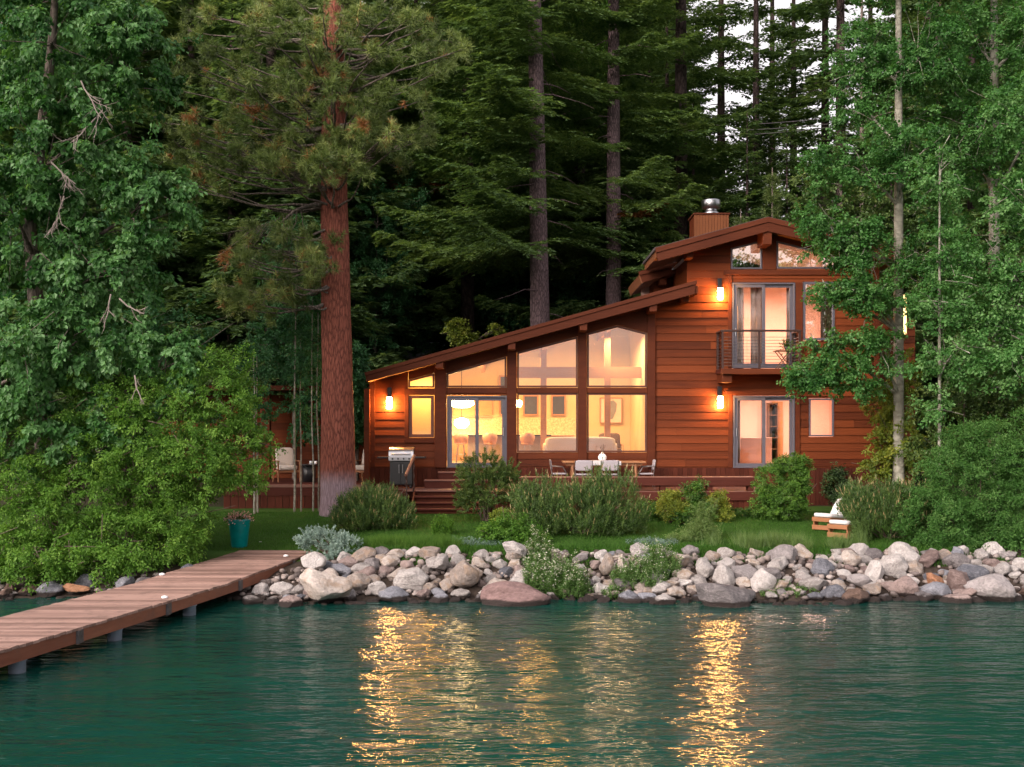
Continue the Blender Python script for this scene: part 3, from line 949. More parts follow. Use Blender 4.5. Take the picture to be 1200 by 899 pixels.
# small clerestory roof between the two
Yc = 35.6
m = MB(); m.prism(hp((749, 322), (800, 307), (800, 318), (752, 332), Y=Yc), Yc + .05, 39); cr = m.build('clerestory_roof', M['soffit'], house)
m = MB(); m.tint = .9; m.prism(hp((748.5, 319), (781, 310), (800, 305.5), (800, 318), (753, 331), Y=Yc), Yc, Yc + .05); m.build('fascia', M['fascia'], cr, .006)
m = MB(); m.tint = 1; m.prism(hp((748.2, 318.5), (781, 309.5), (800, 305), (800, 309), (749, 323), Y=Yc), Yc - .035, Yc - .002); m.build('fascia_cap', M['fascia'], cr)
m = MB(); m.box(PX(770, Yc), PX(802, Yc), Yc + .8, Yc + 3.2, 6.3, PZ(320, Yc)); m.build('clerestory_wall', M['siding'], house)
m = MB(); m.box(PX(778, Yc) - .1, PX(778, Yc) + .1, Yc + .1, Yc + .8, PZ(333, Yc), PZ(326, Yc)); m.build('beam_end', M['trim'], house, .01)

# chimney
Yk = 37.0
a, b = PX(813.5, Yk), PX(854.5, Yk); zt = PZ(249.5, Yk)
m = MB(); m.box(a + .02, b - .02, Yk + .02, Yk + 1.1, 7.0, zt - .03); ch = m.build('chimney', M['trim'], house)
m = MB(); x = a
while x < b - .02:
    m.tint = random.uniform(.6, 1); w = min(.098, b - x); m.box(x, x + w - .012, Yk, Yk + .03, 7.0, zt - .05); x += .098
m.build('board_cladding', M['flueboards'], ch)
m = MB(); m.tint = .4; m.box(a - .03, b + .03, Yk - .03, Yk + 1.15, zt - .06, zt); m.build('chimney_top', M['fascia'], ch, .01)
cx, cy = PX(836.5, Yk), Yk + .5; k = Yk / F
m = MB(); m.lathe((cx, cy, zt), [(.2, 0), (.27, .02), (.27, .09), (.2, .14), (.2, .2)]); m.lathe((cx, cy, zt), [(.2, .2), (.31, .24), (.32, .50), (.3, .52), (.0, .53)], 28); m.build('flue_cap', M['steel'], ch)

# balcony
Yb = 32.4
bx0, bx1, bz, rz_ = PX(845, Yb), PX(939.5, Yb), PZ(432, Yb), PZ(387.5, Yb)
m = MB(); m.box(bx0, bx1, Yb, YH - .032, bz - .13, bz); bal = m.build('balcony', M['deckwood'], house, .01)
m = MB(); m.tint = .7; m.box(bx0 - .01, bx1 + .01, Yb - .03, Yb - .002, bz - .16, bz - .01); m.build('edge_board', M['trim'], bal, .006)
for x in (bx0 + .05, (bx0 + bx1) / 2 - .05, bx1 - .05):
    m = MB(); m.box(x - .03, x + .03, Yb + .01, Yb + .07, bz + .002, rz_ - .03); m.build('rail_post', M['rail_metal'], bal)
for x in (bx0 + .05, bx1 - .05):
    m = MB(); m.box(x - .03, x + .03, YH - .12, YH - .06, bz + .002, rz_ - .03); m.build('rail_post', M['rail_metal'], bal)
m = MB(); m.box(bx0, bx1, Yb, Yb + .08, rz_ - .03, rz_ + .03)
for x in (bx0 + .05, bx1 - .05): m.box(x - .04, x + .04, Yb + .082, YH - .04, rz_ - .03, rz_ + .03)
m.build('top_rail', M['rail_metal'], bal, .008)
m = MB()
for i in range(10):
    z = bz + .085 + i * .093
    m.tube([(bx0 + .05, Yb + .04, z), (bx1 - .05, Yb + .04, z)], .008, 6)
    for x in (bx0 + .05, bx1 - .05): m.tube([(x, Yb + .04, z), (x, YH - .09, z)], .008, 6)
m.build('rail_cables', M['cable'], bal)
for x in (bx0 + .2, bx1 - .2):
    m = MB(); m.box(x - .15, x + .15, Yb + .12, YH - .032, bz - .40, bz - .132); m.build('corbel', M['trim'], bal, .015)

# wall lamps: bracket, glass cylinder lit from within
def wall_lamp(px, py):
    c = P(px, py, YH - .17)
    m = MB(); m.box(c.x - .06, c.x + .06, YH - .12, YH - .02, c.z + .02, c.z + .50); m.box(c.x - .035, c.x + .035, YH - .2, YH - .1, c.z + .21, c.z + .27)
    l = m.build('wall_lamp', M['dark_metal'], house, .008)
    m = MB(); m.lathe((c.x, c.y, c.z - .2), [(.0, .06), (.072, .06), (.078, .08), (.078, .38), (.072, .4), (0, .4)], 20); m.build('lamp_shade', M['lampwhite'], l)
    m = MB(); m.lathe((c.x, c.y, c.z + .2), [(.0, .002), (.083, .004), (.083, .05), (.0, .055)], 20); m.build('lamp_cap', M['dark_metal'], l)


wall_lamp(456, 473.5); wall_lamp(844, 345.5); wall_lamp(844, 472.5)

# back wing seen past the right corner, with a lit slit window and a post
m = MB(); Yw = 39.0
siding(m, ccw([(X1 + .01, 1.0), (X1 + 3.2, 1.0), (X1 + 3.2, 7.2), (X1 + .01, 7.2)]), [(PX(1057, Yw), PX(1063, Yw), PZ(392, Yw), PZ(345, Yw))], Yw, .15)
m.build('back_wing_wall', M['siding'], house)
m = MB(); m.box(PX(1057.2, Yw), PX(1062.8, Yw), Yw + .05, Yw + .07, PZ(391.5, Yw), PZ(345.5, Yw)); m.build('back_wing_window', M['lit_strip'], house)
m = MB(); m.tint = .9; m.box(PX(1041, Yw), PX(1044, Yw), Yw - .2, Yw - .06, 1.0, 7.0); m.build('back_wing_post', M['fascia'], house)

# ------------------------------------------------------------------ rooms behind the glass
XA, XB, XC = hx(434) + .05, hx(766), hx(1028) - .16
zr = lambda x: PZ(446.5, Yr) + (x - PX(429, Yr)) / (PX(815, Yr) - PX(429, Yr)) * (PZ(341, Yr) - PZ(446.5, Yr))
m = MB(); m.box(XA, X1 - .16, YH + .17, 41, FLOOR - .1, FLOOR); m.build('floor', M['oak'], house)
m = MB(); yb = 40.0
m.prism([(XA, FLOOR), (XB, FLOOR), (XB, zr(XB)), (XA, zr(XA))], yb, yb + .1)
m.prism([(XB, FLOOR), (XB + .12, FLOOR), (XB + .12, zr(XB)), (XB, zr(XB))], YH + .17, yb - .003)
m.prism([(XA - .05, FLOOR), (XA + .05, FLOOR), (XA + .05, zr(XA)), (XA - .05, zr(XA))], YH + .17, yb - .003)
xq = hx(517)
m.prism([(XA + .052, FLOOR), (xq, FLOOR), (xq, zr(xq)), (XA + .052, zr(XA))], 34.9, 35.0)
m.build('inner_wall', M['cream'], house)
zu = hz(436) - .0
m = MB(); yb2 = 37.6
m.box(XB + .125, XC, yb2, yb2 + .1, FLOOR, 8.3)
m.box(XB + .125, X0 + .2, YH + 1.6, yb2 - .003, FLOOR, 5.0)
m.box(XC - .05, XC, YH + .17, yb2 - .003, FLOOR, 8.2)
m.box(X0 + .16, X0 + .2, YH + .17, yb2 - .003, zu + .002, 8.0)
m.build('inner_wall', M['peach'], house)
m = MB(); m.box(XB + .125, XC - .052, YH + .17, yb2 - .003, zu - .22, zu); m.build('upper_floor', M['cream'], house)
m = MB(); Yt_ = 32.4
m.prism(hp((806, 297), (900, 270.5), (900, 272), (806, 298.5), Y=Yt_), YH + .17, 37.5); m.prism(hp((900.001, 270.5), (1022, 300.5), (1022, 302), (900.001, 272), Y=Yt_), YH + .17, 37.5); m.build('upper_ceiling', M['white'], house)
# ceiling beams, posts and tie beam
for px in (560, 641, 722):
    m = MB(); c = hx(px); m.prism([(c - .07, zr(c - .07) - .26), (c + .07, zr(c + .07) - .26), (c + .07, zr(c + .07) - .004), (c - .07, zr(c - .07) - .004)], YH + .2, 39.9); m.build('ceiling_beam', M['cherry'], house)
Yi = 36.4
m = MB(); m.box(PX(600, Yi), XB - .003, Yi, Yi + .16, PZ(443, Yi), PZ(430, Yi)); m.build('tie_beam', M['cherry'], house)
for px in (637, 712):
    m = MB(); m.tint = .6; m.box(PX(px - 3.5, Yi), PX(px + 3.5, Yi), Yi - .003, Yi + .163, FLOOR, zr(PX(px - 4, Yi)) - .003); m.build('inner_post', M['cherry'], house)
Yz = 39.95
for a, b, y0, y1 in [(585, 601, 440, 487), (613, 631, 463, 487), (646, 663, 463, 487)]:
    q = ccw(hp((a, y1), (b, y1), (b, y0), (a, y0), Y=Yz)); m = MB(); m.ring(q, inset(q, .05), Yz - .05, Yz + .04); f = m.build('back_window', M['cherry'], house)
    m = MB(); m.prism(inset(q, .045), Yz - .01, Yz + .0); m.build('pane', M['nightglass'], f)
m = MB(); m.box(PX(742, Yz), PX(755, Yz), Yz - .04, Yz + .02, FLOOR, PZ(473, Yz)); m.build('inner_door', M['nightglass'], house)
m = MB(); m.box(PX(525, Yz), PX(676, Yz), Yz - .03, Yz + .02, PZ(512, Yz), PZ(490, Yz)); m.build('backsplash', M['backsplash'], house)

# furniture inside
kc = thing('kitchen_counter', 'kitchen counter along the back wall under the stone backsplash', 'kitchen counter', (PX(600, 39.6), 39.6, FLOOR))
m = MB(); m.box(PX(526, 39.3), PX(672, 39.3), 39.3, 39.9, FLOOR, FLOOR + .88); m.build('cabinet', M['oak'], kc, .01)
m = MB(); m.box(PX(525, 39.3), PX(673, 39.3), 39.25, 39.9, FLOOR + .883, FLOOR + .93); m.build('countertop', M['backsplash'], kc, .006)
ki = thing('kitchen_island', 'grey panelled kitchen island with a dark top behind the bar stools', 'kitchen island', (PX(595, 36.9), 36.9, FLOOR))
m = MB(); m.box(PX(548, 36.9), PX(640, 36.9), 36.9, 37.7, FLOOR, FLOOR + .88); m.build('cabinet', M['island'], ki, .01)
m = MB(); m.box(PX(541, 36.8), PX(646, 36.8), 36.62, 37.75, FLOOR + .883, FLOOR + .925); m.build('countertop', M['dark_metal'], ki, .006)
wc = thing('wall_cabinet', 'oak wall cabinet behind the left leaf of the sliding door', 'wall cabinet', (PX(548, 39.6), 39.6, 4.0))
m = MB(); m.box(PX(530, 39.6), PX(577, 39.6), 39.6, 39.93, PZ(487, 39.6), PZ(462, 39.6)); m.build('cabinet', M['oak'], wc, .01)


def stool(px, Y, label):
    c = (PX(px, Y), Y, FLOOR); t = thing('bar_stool', label, 'bar stool', c, 'bar stools at the kitchen island')
    m = MB(); n = 14; vs, fs = [], []
    for i in range(n + 1):
        th = math.pi * (-.15 + 1.3 * i / n) + math.pi
        hgt = .30 * math.sin(math.pi * i / n) ** .6
        for r_, z in ((.2, .66), (.23, .70 + hgt * .5), (.245, .70 + hgt)):
            vs.append((c[0] + r_ * math.cos(th), c[1] + r_ * math.sin(th), c[2] + z))
    for i in range(n):
        for j in range(2): fs.append((i * 3 + j, i * 3 + 3 + j, i * 3 + 4 + j, i * 3 + 1 + j))
    m.add(vs, fs, True); m.build('backrest', M['shell'], t).modifiers.new('solid', 'SOLIDIFY').thickness = .015
    m = MB(); m.lathe((c[0], c[1], c[2] + .62), [(0, 0), (.17, .0), (.21, .03), (.2, .05), (0, .045)], 20); m.build('seat', M['shell'], t)
    for a in range(4):
        th = math.pi / 4 + a * math.pi / 2
        m = MB(); m.tube([(c[0] + .12 * math.cos(th), c[1] + .12 * math.sin(th), c[2] + .62), (c[0] + .21 * math.cos(th), c[1] + .21 * math.sin(th), c[2])], .012, 8); m.build('leg', M['steel'], t)
    m = MB(); m.tube([(c[0] + .17 * math.cos(k_ * .5236), c[1] + .17 * math.sin(k_ * .5236), c[2] + .3) for k_ in range(13)], .009, 6, False); m.build('footrest', M['steel'], t)


stool(540, 36.1, 'moulded bar stool seen through the left leaf of the sliding door')
stool(574, 36.1, 'moulded bar stool seen through the right leaf of the sliding door')
stool(618, 36.1, 'moulded bar stool seen through the wide window right of the door')


def pendant(px, py, Y, rad, hgt, label):
    c = P(px, py, Y); t = thing('pendant_lamp', label, 'pendant lamp', tuple(c), 'lit lamps inside the kitchen')
    m = MB(); m.lathe(tuple(c), [(0, -hgt / 2), (rad * .6, -hgt * .45), (rad, -.1 * hgt), (rad * .95, hgt * .3), (rad * .3, hgt * .5), (0, hgt * .5)], 24); m.build('lamp_shade', M['pendant'], t)
    m = MB(); m.tube([(c.x, c.y, c.z + hgt * .5), (c.x, c.y, zr(c.x) - .01)], .012, 6); m.build('cord', M['dark_metal'], t)


pendant(541, 473, 35.6, .40, .28, 'wide glowing bowl lamp behind the left leaf of the sliding door')
pendant(541, 496, 39.0, .26, .36, 'round glowing lamp low over the back counter, below the wide bowl lamp')
pendant(607.5, 473, 36.2, .12, .24, 'small round white lamp at the left edge of the wide window')

Ys = 36.0
sf = thing('sofa', 'white sofa seen through the lower window, left of the brown armchair', 'sofa', (PX(680, Ys), Ys, FLOOR))
m = MB(); m.soft((PX(680, Ys), Ys, FLOOR + .62), (2.3, .25, .5)); m.build('backrest', M['white_fabric'], sf)
m = MB(); m.soft((PX(680, Ys), Ys + .5, FLOOR + .32), (2.3, .9, .34)); m.build('seat', M['white_fabric'], sf)
for sx_ in (-1, 1):
    m = MB(); m.soft((PX(680, Ys) + sx_ * 1.1, Ys + .4, FLOOR + .46), (.22, 1.0, .42)); m.build('armrest', M['white_fabric'], sf)
ac = thing('armchair', 'brown leather armchair seen through the right window beside the sofa', 'armchair', (PX(715, 37.6), 37.6, FLOOR))
c = Vector((PX(715, 37.6), 37.6, FLOOR))
m = MB(); m.soft(c + Vector((0, .3, .68)), (.75, .2, .6), rot=Matrix.Rotation(-.2, 3, 'X')); m.build('backrest', M['leather'], ac)
m = MB(); m.soft(c + Vector((0, -.05, .38)), (.75, .7, .2)); m.build('seat', M['leather'], ac)
for s_ in (-1, 1):
    m = MB(); m.tube([c + Vector((s_ * .4, -.4, 0)), c + Vector((s_ * .4, -.38, .58)), c + Vector((s_ * .4, .3, .6)), c + Vector((s_ * .4, .4, 0))], .022, 8); m.build('armrest', M['oak'], ac)
pt = thing('painting', 'framed pale print with a grey figure shape on the back wall', 'picture', tuple(P(716, 480, 39.95)))
q = ccw(hp((703, 496), (729, 496), (729, 466), (703, 466), Y=39.9)); m = MB(); m.ring(q, inset(q, .025), 39.88, 39.97); m.build('frame', M['cherry'], pt)
m = MB(); m.prism(inset(q, .02), 39.93, 39.96); sh = m.build('canvas', M['print'], pt)
m = MB(); m.prism(hp((711, 492), (718, 491), (722, 482), (723, 473), (719, 469), (713, 471), (709, 479), (712, 484), Y=39.9), 39.915, 39.928); m.build('printed_shape', M['ink'], sh)

# tower rooms: curtains, a tall shelf, a bed end
def curtain(px0, px1, Y, z0, z1, label):
    x0, x1 = PX(px0, Y), PX(px1, Y); n = max(12, int((x1 - x0) / .03)); vs, fs = [], []
    for i in range(n + 1):
        x = x0 + (x1 - x0) * i / n; y = Y + .05 * math.sin(i * 1.15) + .02 * math.sin(i * .37)
        vs += [(x, y, z0), (x, y, z1)]
    for i in range(n): fs.append((2 * i, 2 * i + 2, 2 * i + 3, 2 * i + 1))
    me = np_mesh('curtain', vs, [k_ for f in fs for k_ in f], [4] * n, smooth=True)
    o = link('curtain', me, None, M['curtain']); o.modifiers.new('solid', 'SOLIDIFY').thickness = .012
    tag(o, label, 'curtain', 'curtains in the tower rooms')


zc = hz(334)
curtain(860, 872, YH + .28, zu + .03, zc, 'peach curtain at the left edge of the upper sliding door')
curtain(880, 893, YH + .30, zu + .03, zc, 'peach curtain hanging in the middle of the upper sliding door')
curtain(922, 930, YH + .28, zu + .03, zc, 'peach curtain at the right edge of the upper sliding door')
curtain(962, 977, YH + .28, zu + .6, zc, 'peach curtain behind the right half of the tall upper window')
curtain(860, 868, YH + .28, FLOOR + .03, hz(468), 'peach curtain at the left edge of the lower sliding door')
bk = thing('bookshelf', 'dark narrow bookshelf behind the right leaf of the lower sliding door', 'bookshelf', (PX(907, 37.3), 37.3, FLOOR))
m = MB(); a, b = PX(900, 37.3), PX(911, 37.3)
m.box(a, a + .03, 37.2, 37.55, FLOOR, FLOOR + 2.0); m.box(b - .03, b, 37.2, 37.55, FLOOR, FLOOR + 2.0); m.box(a + .032, b - .032, 37.5, 37.55, FLOOR, FLOOR + 2.0); m.build('frame', M['leather'], bk)
for i in range(6):
    m = MB(); m.box(a + .034, b - .034, 37.21, 37.49, FLOOR + .05 + i * .38, FLOOR + .08 + i * .38); m.build('shelf', M['leather'], bk)
bd = thing('bed', 'bed with a pinkish cover inside the lower sliding door', 'bed', (PX(876, 35.5), 35.5, FLOOR))
m = MB(); m.soft((PX(880, 35.5), 36.2, FLOOR + .5), (1.15, 1.8, .3)); m.build('mattress', M['curtain'], bd)
m = MB(); m.box(PX(880, 35.5) - .6, PX(880, 35.5) + .6, 35.2, 35.26, FLOOR, FLOOR + .85); m.build('footboard', M['peach'], bd, .01)
m = MB(); m.box(PX(914, 36.5) - .02, PX(926, 36.5), 37.5, 37.58, FLOOR, FLOOR + 2.05); m.build('inner_door', M['oak'], house)


# lamps that light the rooms (ceiling fittings)
def area(name, loc, power, size, color, rot=(0, 0, 0)):
    l = bpy.data.lights.new(name, 'AREA'); l.energy = power; l.size = size; l.color = color; l.shape = 'DISK'
    o = bpy.data.objects.new(name, l); COL.objects.link(o); o.location = loc; o.rotation_euler = rot
    return o


WARM, AMBER, PINK = (1.0, 0.62, 0.27), (1.0, 0.47, 0.09), (1.0, 0.60, 0.44)
area('ceiling_light', (PX(560, 36.5), 36.6, zr(PX(560, 36.5)) - .35), 120, .5, AMBER)
area('ceiling_light', (PX(620, 36.5), 36.9, zr(PX(620, 36.5)) - .35), 115, .5, AMBER)
area('ceiling_light', (PX(690, 36.5), 37.2, zr(PX(690, 36.5)) - .4), 112, .5, WARM)
area('ceiling_light', (PX(722, 36.5), 36.0, zr(PX(722, 36.5)) - .5), 66, .5, WARM)
area('ceiling_light', (hx(492), 34.2, zr(hx(492)) - .12), 70, .3, AMBER)
area('ceiling_light', (PX(895, 35.5), 35.4, zu - .26), 110, .5, PINK)
area('ceiling_light', (PX(965, 35.5), 35.4, zu - .26), 80, .5, PINK)
area('ceiling_light', (PX(890, 35.5), 35.6, 7.95), 105, .5, PINK)
area('ceiling_light', (PX(965, 35.5), 35.6, 7.7), 85, .5, PINK)

# ------------------------------------------------------------------ deck, bench, steps
DZ = 1.6
deck = thing('wooden_deck', 'maroon wooden deck along the house front with a long built-in bench', 'deck', (3, 31, 1.0))
x0, x1, yf = PX(566, 30.8), PX(890, 30.8), 30.8
dx0 = PX(448, 31.9)
m = MB(); y = yf
while y < YH - .12:
    m.tint = random.random(); xx = x0 if y < 31.9 else dx0
    m.box(xx, x1 + (0 if y < 32 else 1.2), y, min(y + .135, YH - .05), DZ - .035, DZ); y += .14
m.build('floor_boards', M['treads'], deck)
m = MB(); m.box(x0, x1, yf - .04, yf - .003, DZ - .25, DZ - .01); m.box(dx0, x0 - .003, 31.86, 31.89, DZ - .25, DZ - .01); m.build('edge_board', M['deckwood'], deck, .008)
m = MB(); x = x0
while x < x1:
    m.tint = random.random(); m.box(x, x + .13, yf + .02 + random.uniform(-.004, .004), yf + .05, .85, DZ - .2); x += .142
m.build('skirt', M['skirt'], deck)
bx0_, bx1_ = PX(600, 30.9), PX(884, 30.9)
m = MB(); m.tint = .9; m.box(bx0_, bx1_, 30.87, 31.3, DZ + .36, DZ + .40); bn = m.build('bench_seat', M['treads'], deck, .008)
m = MB(); m.tint = .35; m.box(bx0_, bx1_, 30.83, 30.868, DZ + .16, DZ + .385); m.build('bench_board', M['deckwood'], bn, .008)
for px in (612, 668, 722, 777, 832, 880):
    m = MB(); m.tint = .2; m.box(PX(px - 3, 30.9), PX(px + 3, 30.9), 30.88, 31.25, DZ + .002, DZ + .358); m.build('bench_post', M['deckwood'], bn, .01)

st = thing('wooden_steps', 'maroon wooden steps climbing from the lawn to the sliding door', 'steps', (PX(515, 31), 31, 1.0))
sx0, sx1 = PX(484, 30.6), PX(572, 30.6)
for i, (yy, z, d) in enumerate([(31.5, DZ, .42), (31.1, DZ - .15, .38), (30.75, DZ - .30, .36), (30.4, DZ - .45, .36)]):
    m = MB(); m.tint = .5 + .2 * (i == 0); m.box(sx0 - (.32 if i == 0 else 0), sx1, yy, yy + d, z - .05, z); tt = m.build('tread', M['treads' if i == 0 else 'deckwood'], st, .01)
    m = MB(); m.box(sx0, sx1, yy + .08, yy + .1, z - .15, z - .053); m.build('riser', M['skirt'], tt)
for x in (sx0 - .06, sx1 + .0):
    m = MB(); m.add([(x, 30.35, .85), (x, 30.35, 1.12), (x, 31.5, DZ - .02), (x, 31.5, .85), (x + .05, 30.35, .85), (x + .05, 30.35, 1.12), (x + .05, 31.5, DZ - .02), (x + .05, 31.5, .85)],
                    [(0, 1, 2, 3), (7, 6, 5, 4), (0, 4, 5, 1), (1, 5, 6, 2), (2, 6, 7, 3), (3, 7, 4, 0)]); m.build('stringer', M['deckwood'], st)
ux0, ux1 = PX(512, 32.5), PX(603, 32.5)
for a, yy, z, d in ((ux0, 32.9, 2.06, .37), (ux0 - .38, 32.45, 1.84, .44)):
    m = MB(); m.tint = .85; m.box(a, ux1, yy, yy + d, z - .04, z); tt = m.build('tread', M['treads'], st, .01)
    m = MB(); m.tint = .3; m.box(a + .02, ux1 - .02, yy + .03, yy + .06, z - .25, z - .042); m.build('riser', M['deckwood'], tt)
m = MB(); m.tint = .8
ra, rb = P(485.5, 534, 31.5), P(475.5, 557, 30.55)
m.tube([rb, ra], .045, 8); hr = m.build('handrail', M['treads'], st)
for q in (rb.lerp(ra, .08), rb.lerp(ra, .95)):
    m = MB(); pts = []
    for i in range(25):
        z = .95 + (q.z - .95) * i / 24; pts.append((q.x + .012 * math.cos(i * 1.6), q.y + .012 * math.sin(i * 1.6), z))
    m.tube(pts, .022, 6); m.build('baluster', M['rail_metal'], hr)

# left porch with its back wall
po = thing('porch', 'dark red wooden porch platform and wall at the left behind the pine', 'porch', (PX(350, 32.4), 32.4, 1.0))
px0, px1, yp, zp = PX(262, 32.3), PX(433, 32.3), 32.3, 1.73
m = MB(); y = yp
while y < 35.9:
    m.tint = random.random(); m.box(px0, px1, y, y + .135, zp - .035, zp); y += .14
m.build('floor_boards', M['deckwood'], po)
m = MB(); m.tint = .8; m.box(px0, px1, yp - .04, yp - .003, zp - .10, zp - .012); m.build('edge_board', M['treads'], po, .006)
m = MB(); m.tint = .2; m.box(px0, px1, yp - .02, yp + .01, zp - .34, zp - .102); m.build('beam', M['deckwood'], po)
m = MB(); x = px0
while x < px1:
    m.tint = random.random(); m.box(x, x + .2, yp + .015 + random.uniform(-.006, .006), yp + .05, .8, zp - .2); x += .215
m.build('skirt', M['skirt'], po)
m = MB(); siding(m, ccw([(px0 - 3, zp), (px1 + .1, zp), (px1 + .1, zp + 2.7), (px0 - 3, zp + 2.7)]), [], 36.0, .15); m.build('back_wall', M['siding'], po)
m = MB(); m.tint = .9; m.box(PX(305, 35), PX(316, 35), 35, 35.25, zp, zp + 2.8); m.build('post', M['trim'], po, .01)
m = MB(); m.tint = .3; m.box(PX(427, 33.1), PX(433.5, 33.1), 33.0, 33.2, zp, zp + 2.8); m.build('post', M['trim'], po, .01)
m = MB(); m.box(px0 - 3.2, px1 + .2, 34.6, 37, zp + 2.8, zp + 2.95); m.build('roof', M['fascia'], po)
# ------------------------------------------------------------------ dock
def dock_x(y): return -6.81 + (y - 14.77) * 0.2189
def dock_z(y): return 0.415 if y < 20.9 else 0.415 + (y - 20.9) / 4.5 * 0.145


dk = thing('dock', 'bleached plank dock with reddish side boards running out over the lake', 'dock', (-6, 18, 0))
W = 1.78
m = MB(); y = 8.0
while y < 25.5:
    m.tint = random.random(); z = dock_z(y) + random.uniform(-.004, .004); x = dock_x(y); d = .1375
    e = random.uniform(-.012, .012)
    s_ = .2189 * d
    m.add([(x - W + e, y, z - .04), (x + e, y, z - .04), (x + s_ + e, y + d, z - .04), (x - W + s_ + e, y + d, z - .04), (x - W + e, y, z), (x + e, y, z), (x + s_ + e, y + d, z), (x - W + s_ + e, y + d, z)],
          [(3, 2, 1, 0), (4, 5, 6, 7), (0, 1, 5, 4), (1, 2, 6, 5), (2, 3, 7, 6), (3, 0, 4, 7)])
    y += .146
m.build('deck_boards', M['dock'], dk)
brk = [10.043 / ((600 - p) / 1300 + .2189) for p in (95, 199, 283, 346)]
ys_ = [8.0, 11.4, 14.0] + brk + [25.5]
for side in (0, 1):
    for k, (a, b) in enumerate(zip(ys_, ys_[1:])):
        m = MB(); m.tint = random.random(); xo = -.055 if side == 0 else -W + .015
        vs = []
        for yy in (a + .004, b - .004):
            x, z = dock_x(yy) + xo, dock_z(yy) - .042
            vs += [(x, yy, z - .185), (x + .045, yy, z - .185), (x + .045, yy, z), (x, yy, z)]
        m.add(vs, [(3, 2, 1, 0), (4, 5, 6, 7), (0, 1, 5, 4), (1, 2, 6, 5), (2, 3, 7, 6), (3, 0, 4, 7)])
        m.build('side_board', M['dockside'], dk)
for yy in [14.0] + brk:
    m = MB(); x, z = dock_x(yy), dock_z(yy); m.box(x - .035, x + .008, yy - .11, yy + .11, z - .24, z - .043); m.build('bracket', M['bracket'], dk, .004)
for p in (34.5, 146.7, 233.0):
    yy = 10.043 / ((600 - p) / 1300 + .2189); x = dock_x(yy) - .17
    m = MB(); m.lathe((x, yy, 0), [(.115, -1.6), (.115, .16), (.13, .165), (.13, .185)], 20); m.build('pile', M['pile'], dk)
    m = MB(); m.lathe((x - 1.3, yy, 0), [(.115, -1.6), (.115, .16), (.13, .165), (.13, .185)], 20); m.build('pile', M['pile'], dk)
    m = MB(); m.box(x - 1.55, x + .05, yy - .07, yy + .07, .2, .36); m.build('cross_beam', M['bracket'], dk)
for px, py, lab in [(193, 701, 'small round white dock light on the lake side edge, nearest the camera'), (190, 674, 'small white dock light on the shore side edge under the shrub'),
                    (335, 652, 'small white dock light near the landward right corner'), (305, 636.5, 'small white dock light at the landward end beside the teal planter')]:
    z = .42
    for _ in range(4):
        yy = (CZ - z) * F / (py - HY); z = dock_z(yy)
    c = (PX(px, yy), yy, z + .002)
    m = MB(); m.lathe(c, [(.0, 0), (.055, 0), (.058, .015), (.045, .035), (0, .045)], 16); tag(m.build('dock_light', M['white']), lab, 'dock light', 'round white lights on the dock')

# planter on the shore end of the dock
yy = 26.1; gz = .53
c = (PX(280.5, yy), yy, gz)
pl_ = thing('planter', 'tall tapered teal planter at the shore end of the dock', 'planter', c)
m = MB(); m.lathe(c, [(0, 0), (.165, .0), (.18, .03), (.245, .60), (.262, .66), (.262, .70), (.235, .70), (.23, .63), (0, .62)], 32); m.build('pot', M['teal'], pl_)
m = MB(); m.lathe((c[0], c[1], c[2] + .632), [(0, 0.01), (.228, 0.0)], 20); m.build('soil', M['stem'], pl_)

# ------------------------------------------------------------------ things on the deck
def grill():
    Y = 32.5; cx = PX(471, Y); z = DZ
    g = thing('gas_grill', 'black gas grill with a steel lid under the left wall lamp', 'grill', (cx, Y, z))
    m = MB(); m.box(cx - .33, cx + .33, Y - .25, Y + .25, z + .10, z + .80); cab = m.build('cabinet', M['black'], g, .02)
    for s in (-1, 1):
        m = MB(); m.box(cx + s * .165 - .155, cx + s * .165 + .155, Y - .27, Y - .252, z + .13, z + .78); d = m.build('door', M['black'], cab, .008)
        m = MB(); m.tube([(cx + s * .05, Y - .30, z + .45), (cx + s * .05, Y - .30, z + .7)], .012, 8); m.build('handle', M['steel'], d)
    m = MB(); m.box(cx - .36, cx + .36, Y - .29, Y + .27, z + .80, z + .93); cp = m.build('control_panel', M['steel'], g, .015)
    for i in range(4):
        m = MB(); x = cx - .24 + i * .16; m.tube([(x, Y - .292, z + .865), (x, Y - .325, z + .865)], .028, 12); m.build('knob', M['black'], cp)
    m = MB(); pr = []
    for i in range(9):
        th = math.pi * i / 8; pr.append((Y - .27 * math.cos(th) * 1.0, z + .935 + .27 * math.sin(th) ** .8))
    vs = [(cx - .36, a, b) for a, b in pr] + [(cx + .36, a, b) for a, b in pr]; n = 9
    m.add(vs, [(i, i + 1, n + i + 1, n + i) for i in range(8)], True); m.add(vs, [tuple(range(8, -1, -1)), tuple(range(9, 18))])
    lid = m.build('lid', M['steel'], g)
    m = MB(); m.tube([(cx - .28, Y - .33, z + 1.0), (cx + .28, Y - .33, z + 1.0)], .016, 8)
    for x in (cx - .26, cx + .26): m.tube([(x, Y - .33, z + 1.0), (x, Y - .25, z + 1.02)], .012, 8)
    m.build('handle', M['steel'], lid)
    for s in (-1, 1):
        m = MB(); m.box(cx + s * .365, cx + s * .70, Y - .26, Y + .24, z + .875, z + .925); m.build('side_shelf', M['dark_metal'], g, .012)
    for sx in (-1, 1):
        for sy in (-1, 1):
            m = MB(); m.tube([(cx + sx * .27 - .02, Y + sy * .2, z + .05), (cx + sx * .27 + .02, Y + sy * .2, z + .05)], .05, 12); m.build('wheel', M['black'], g)


grill()


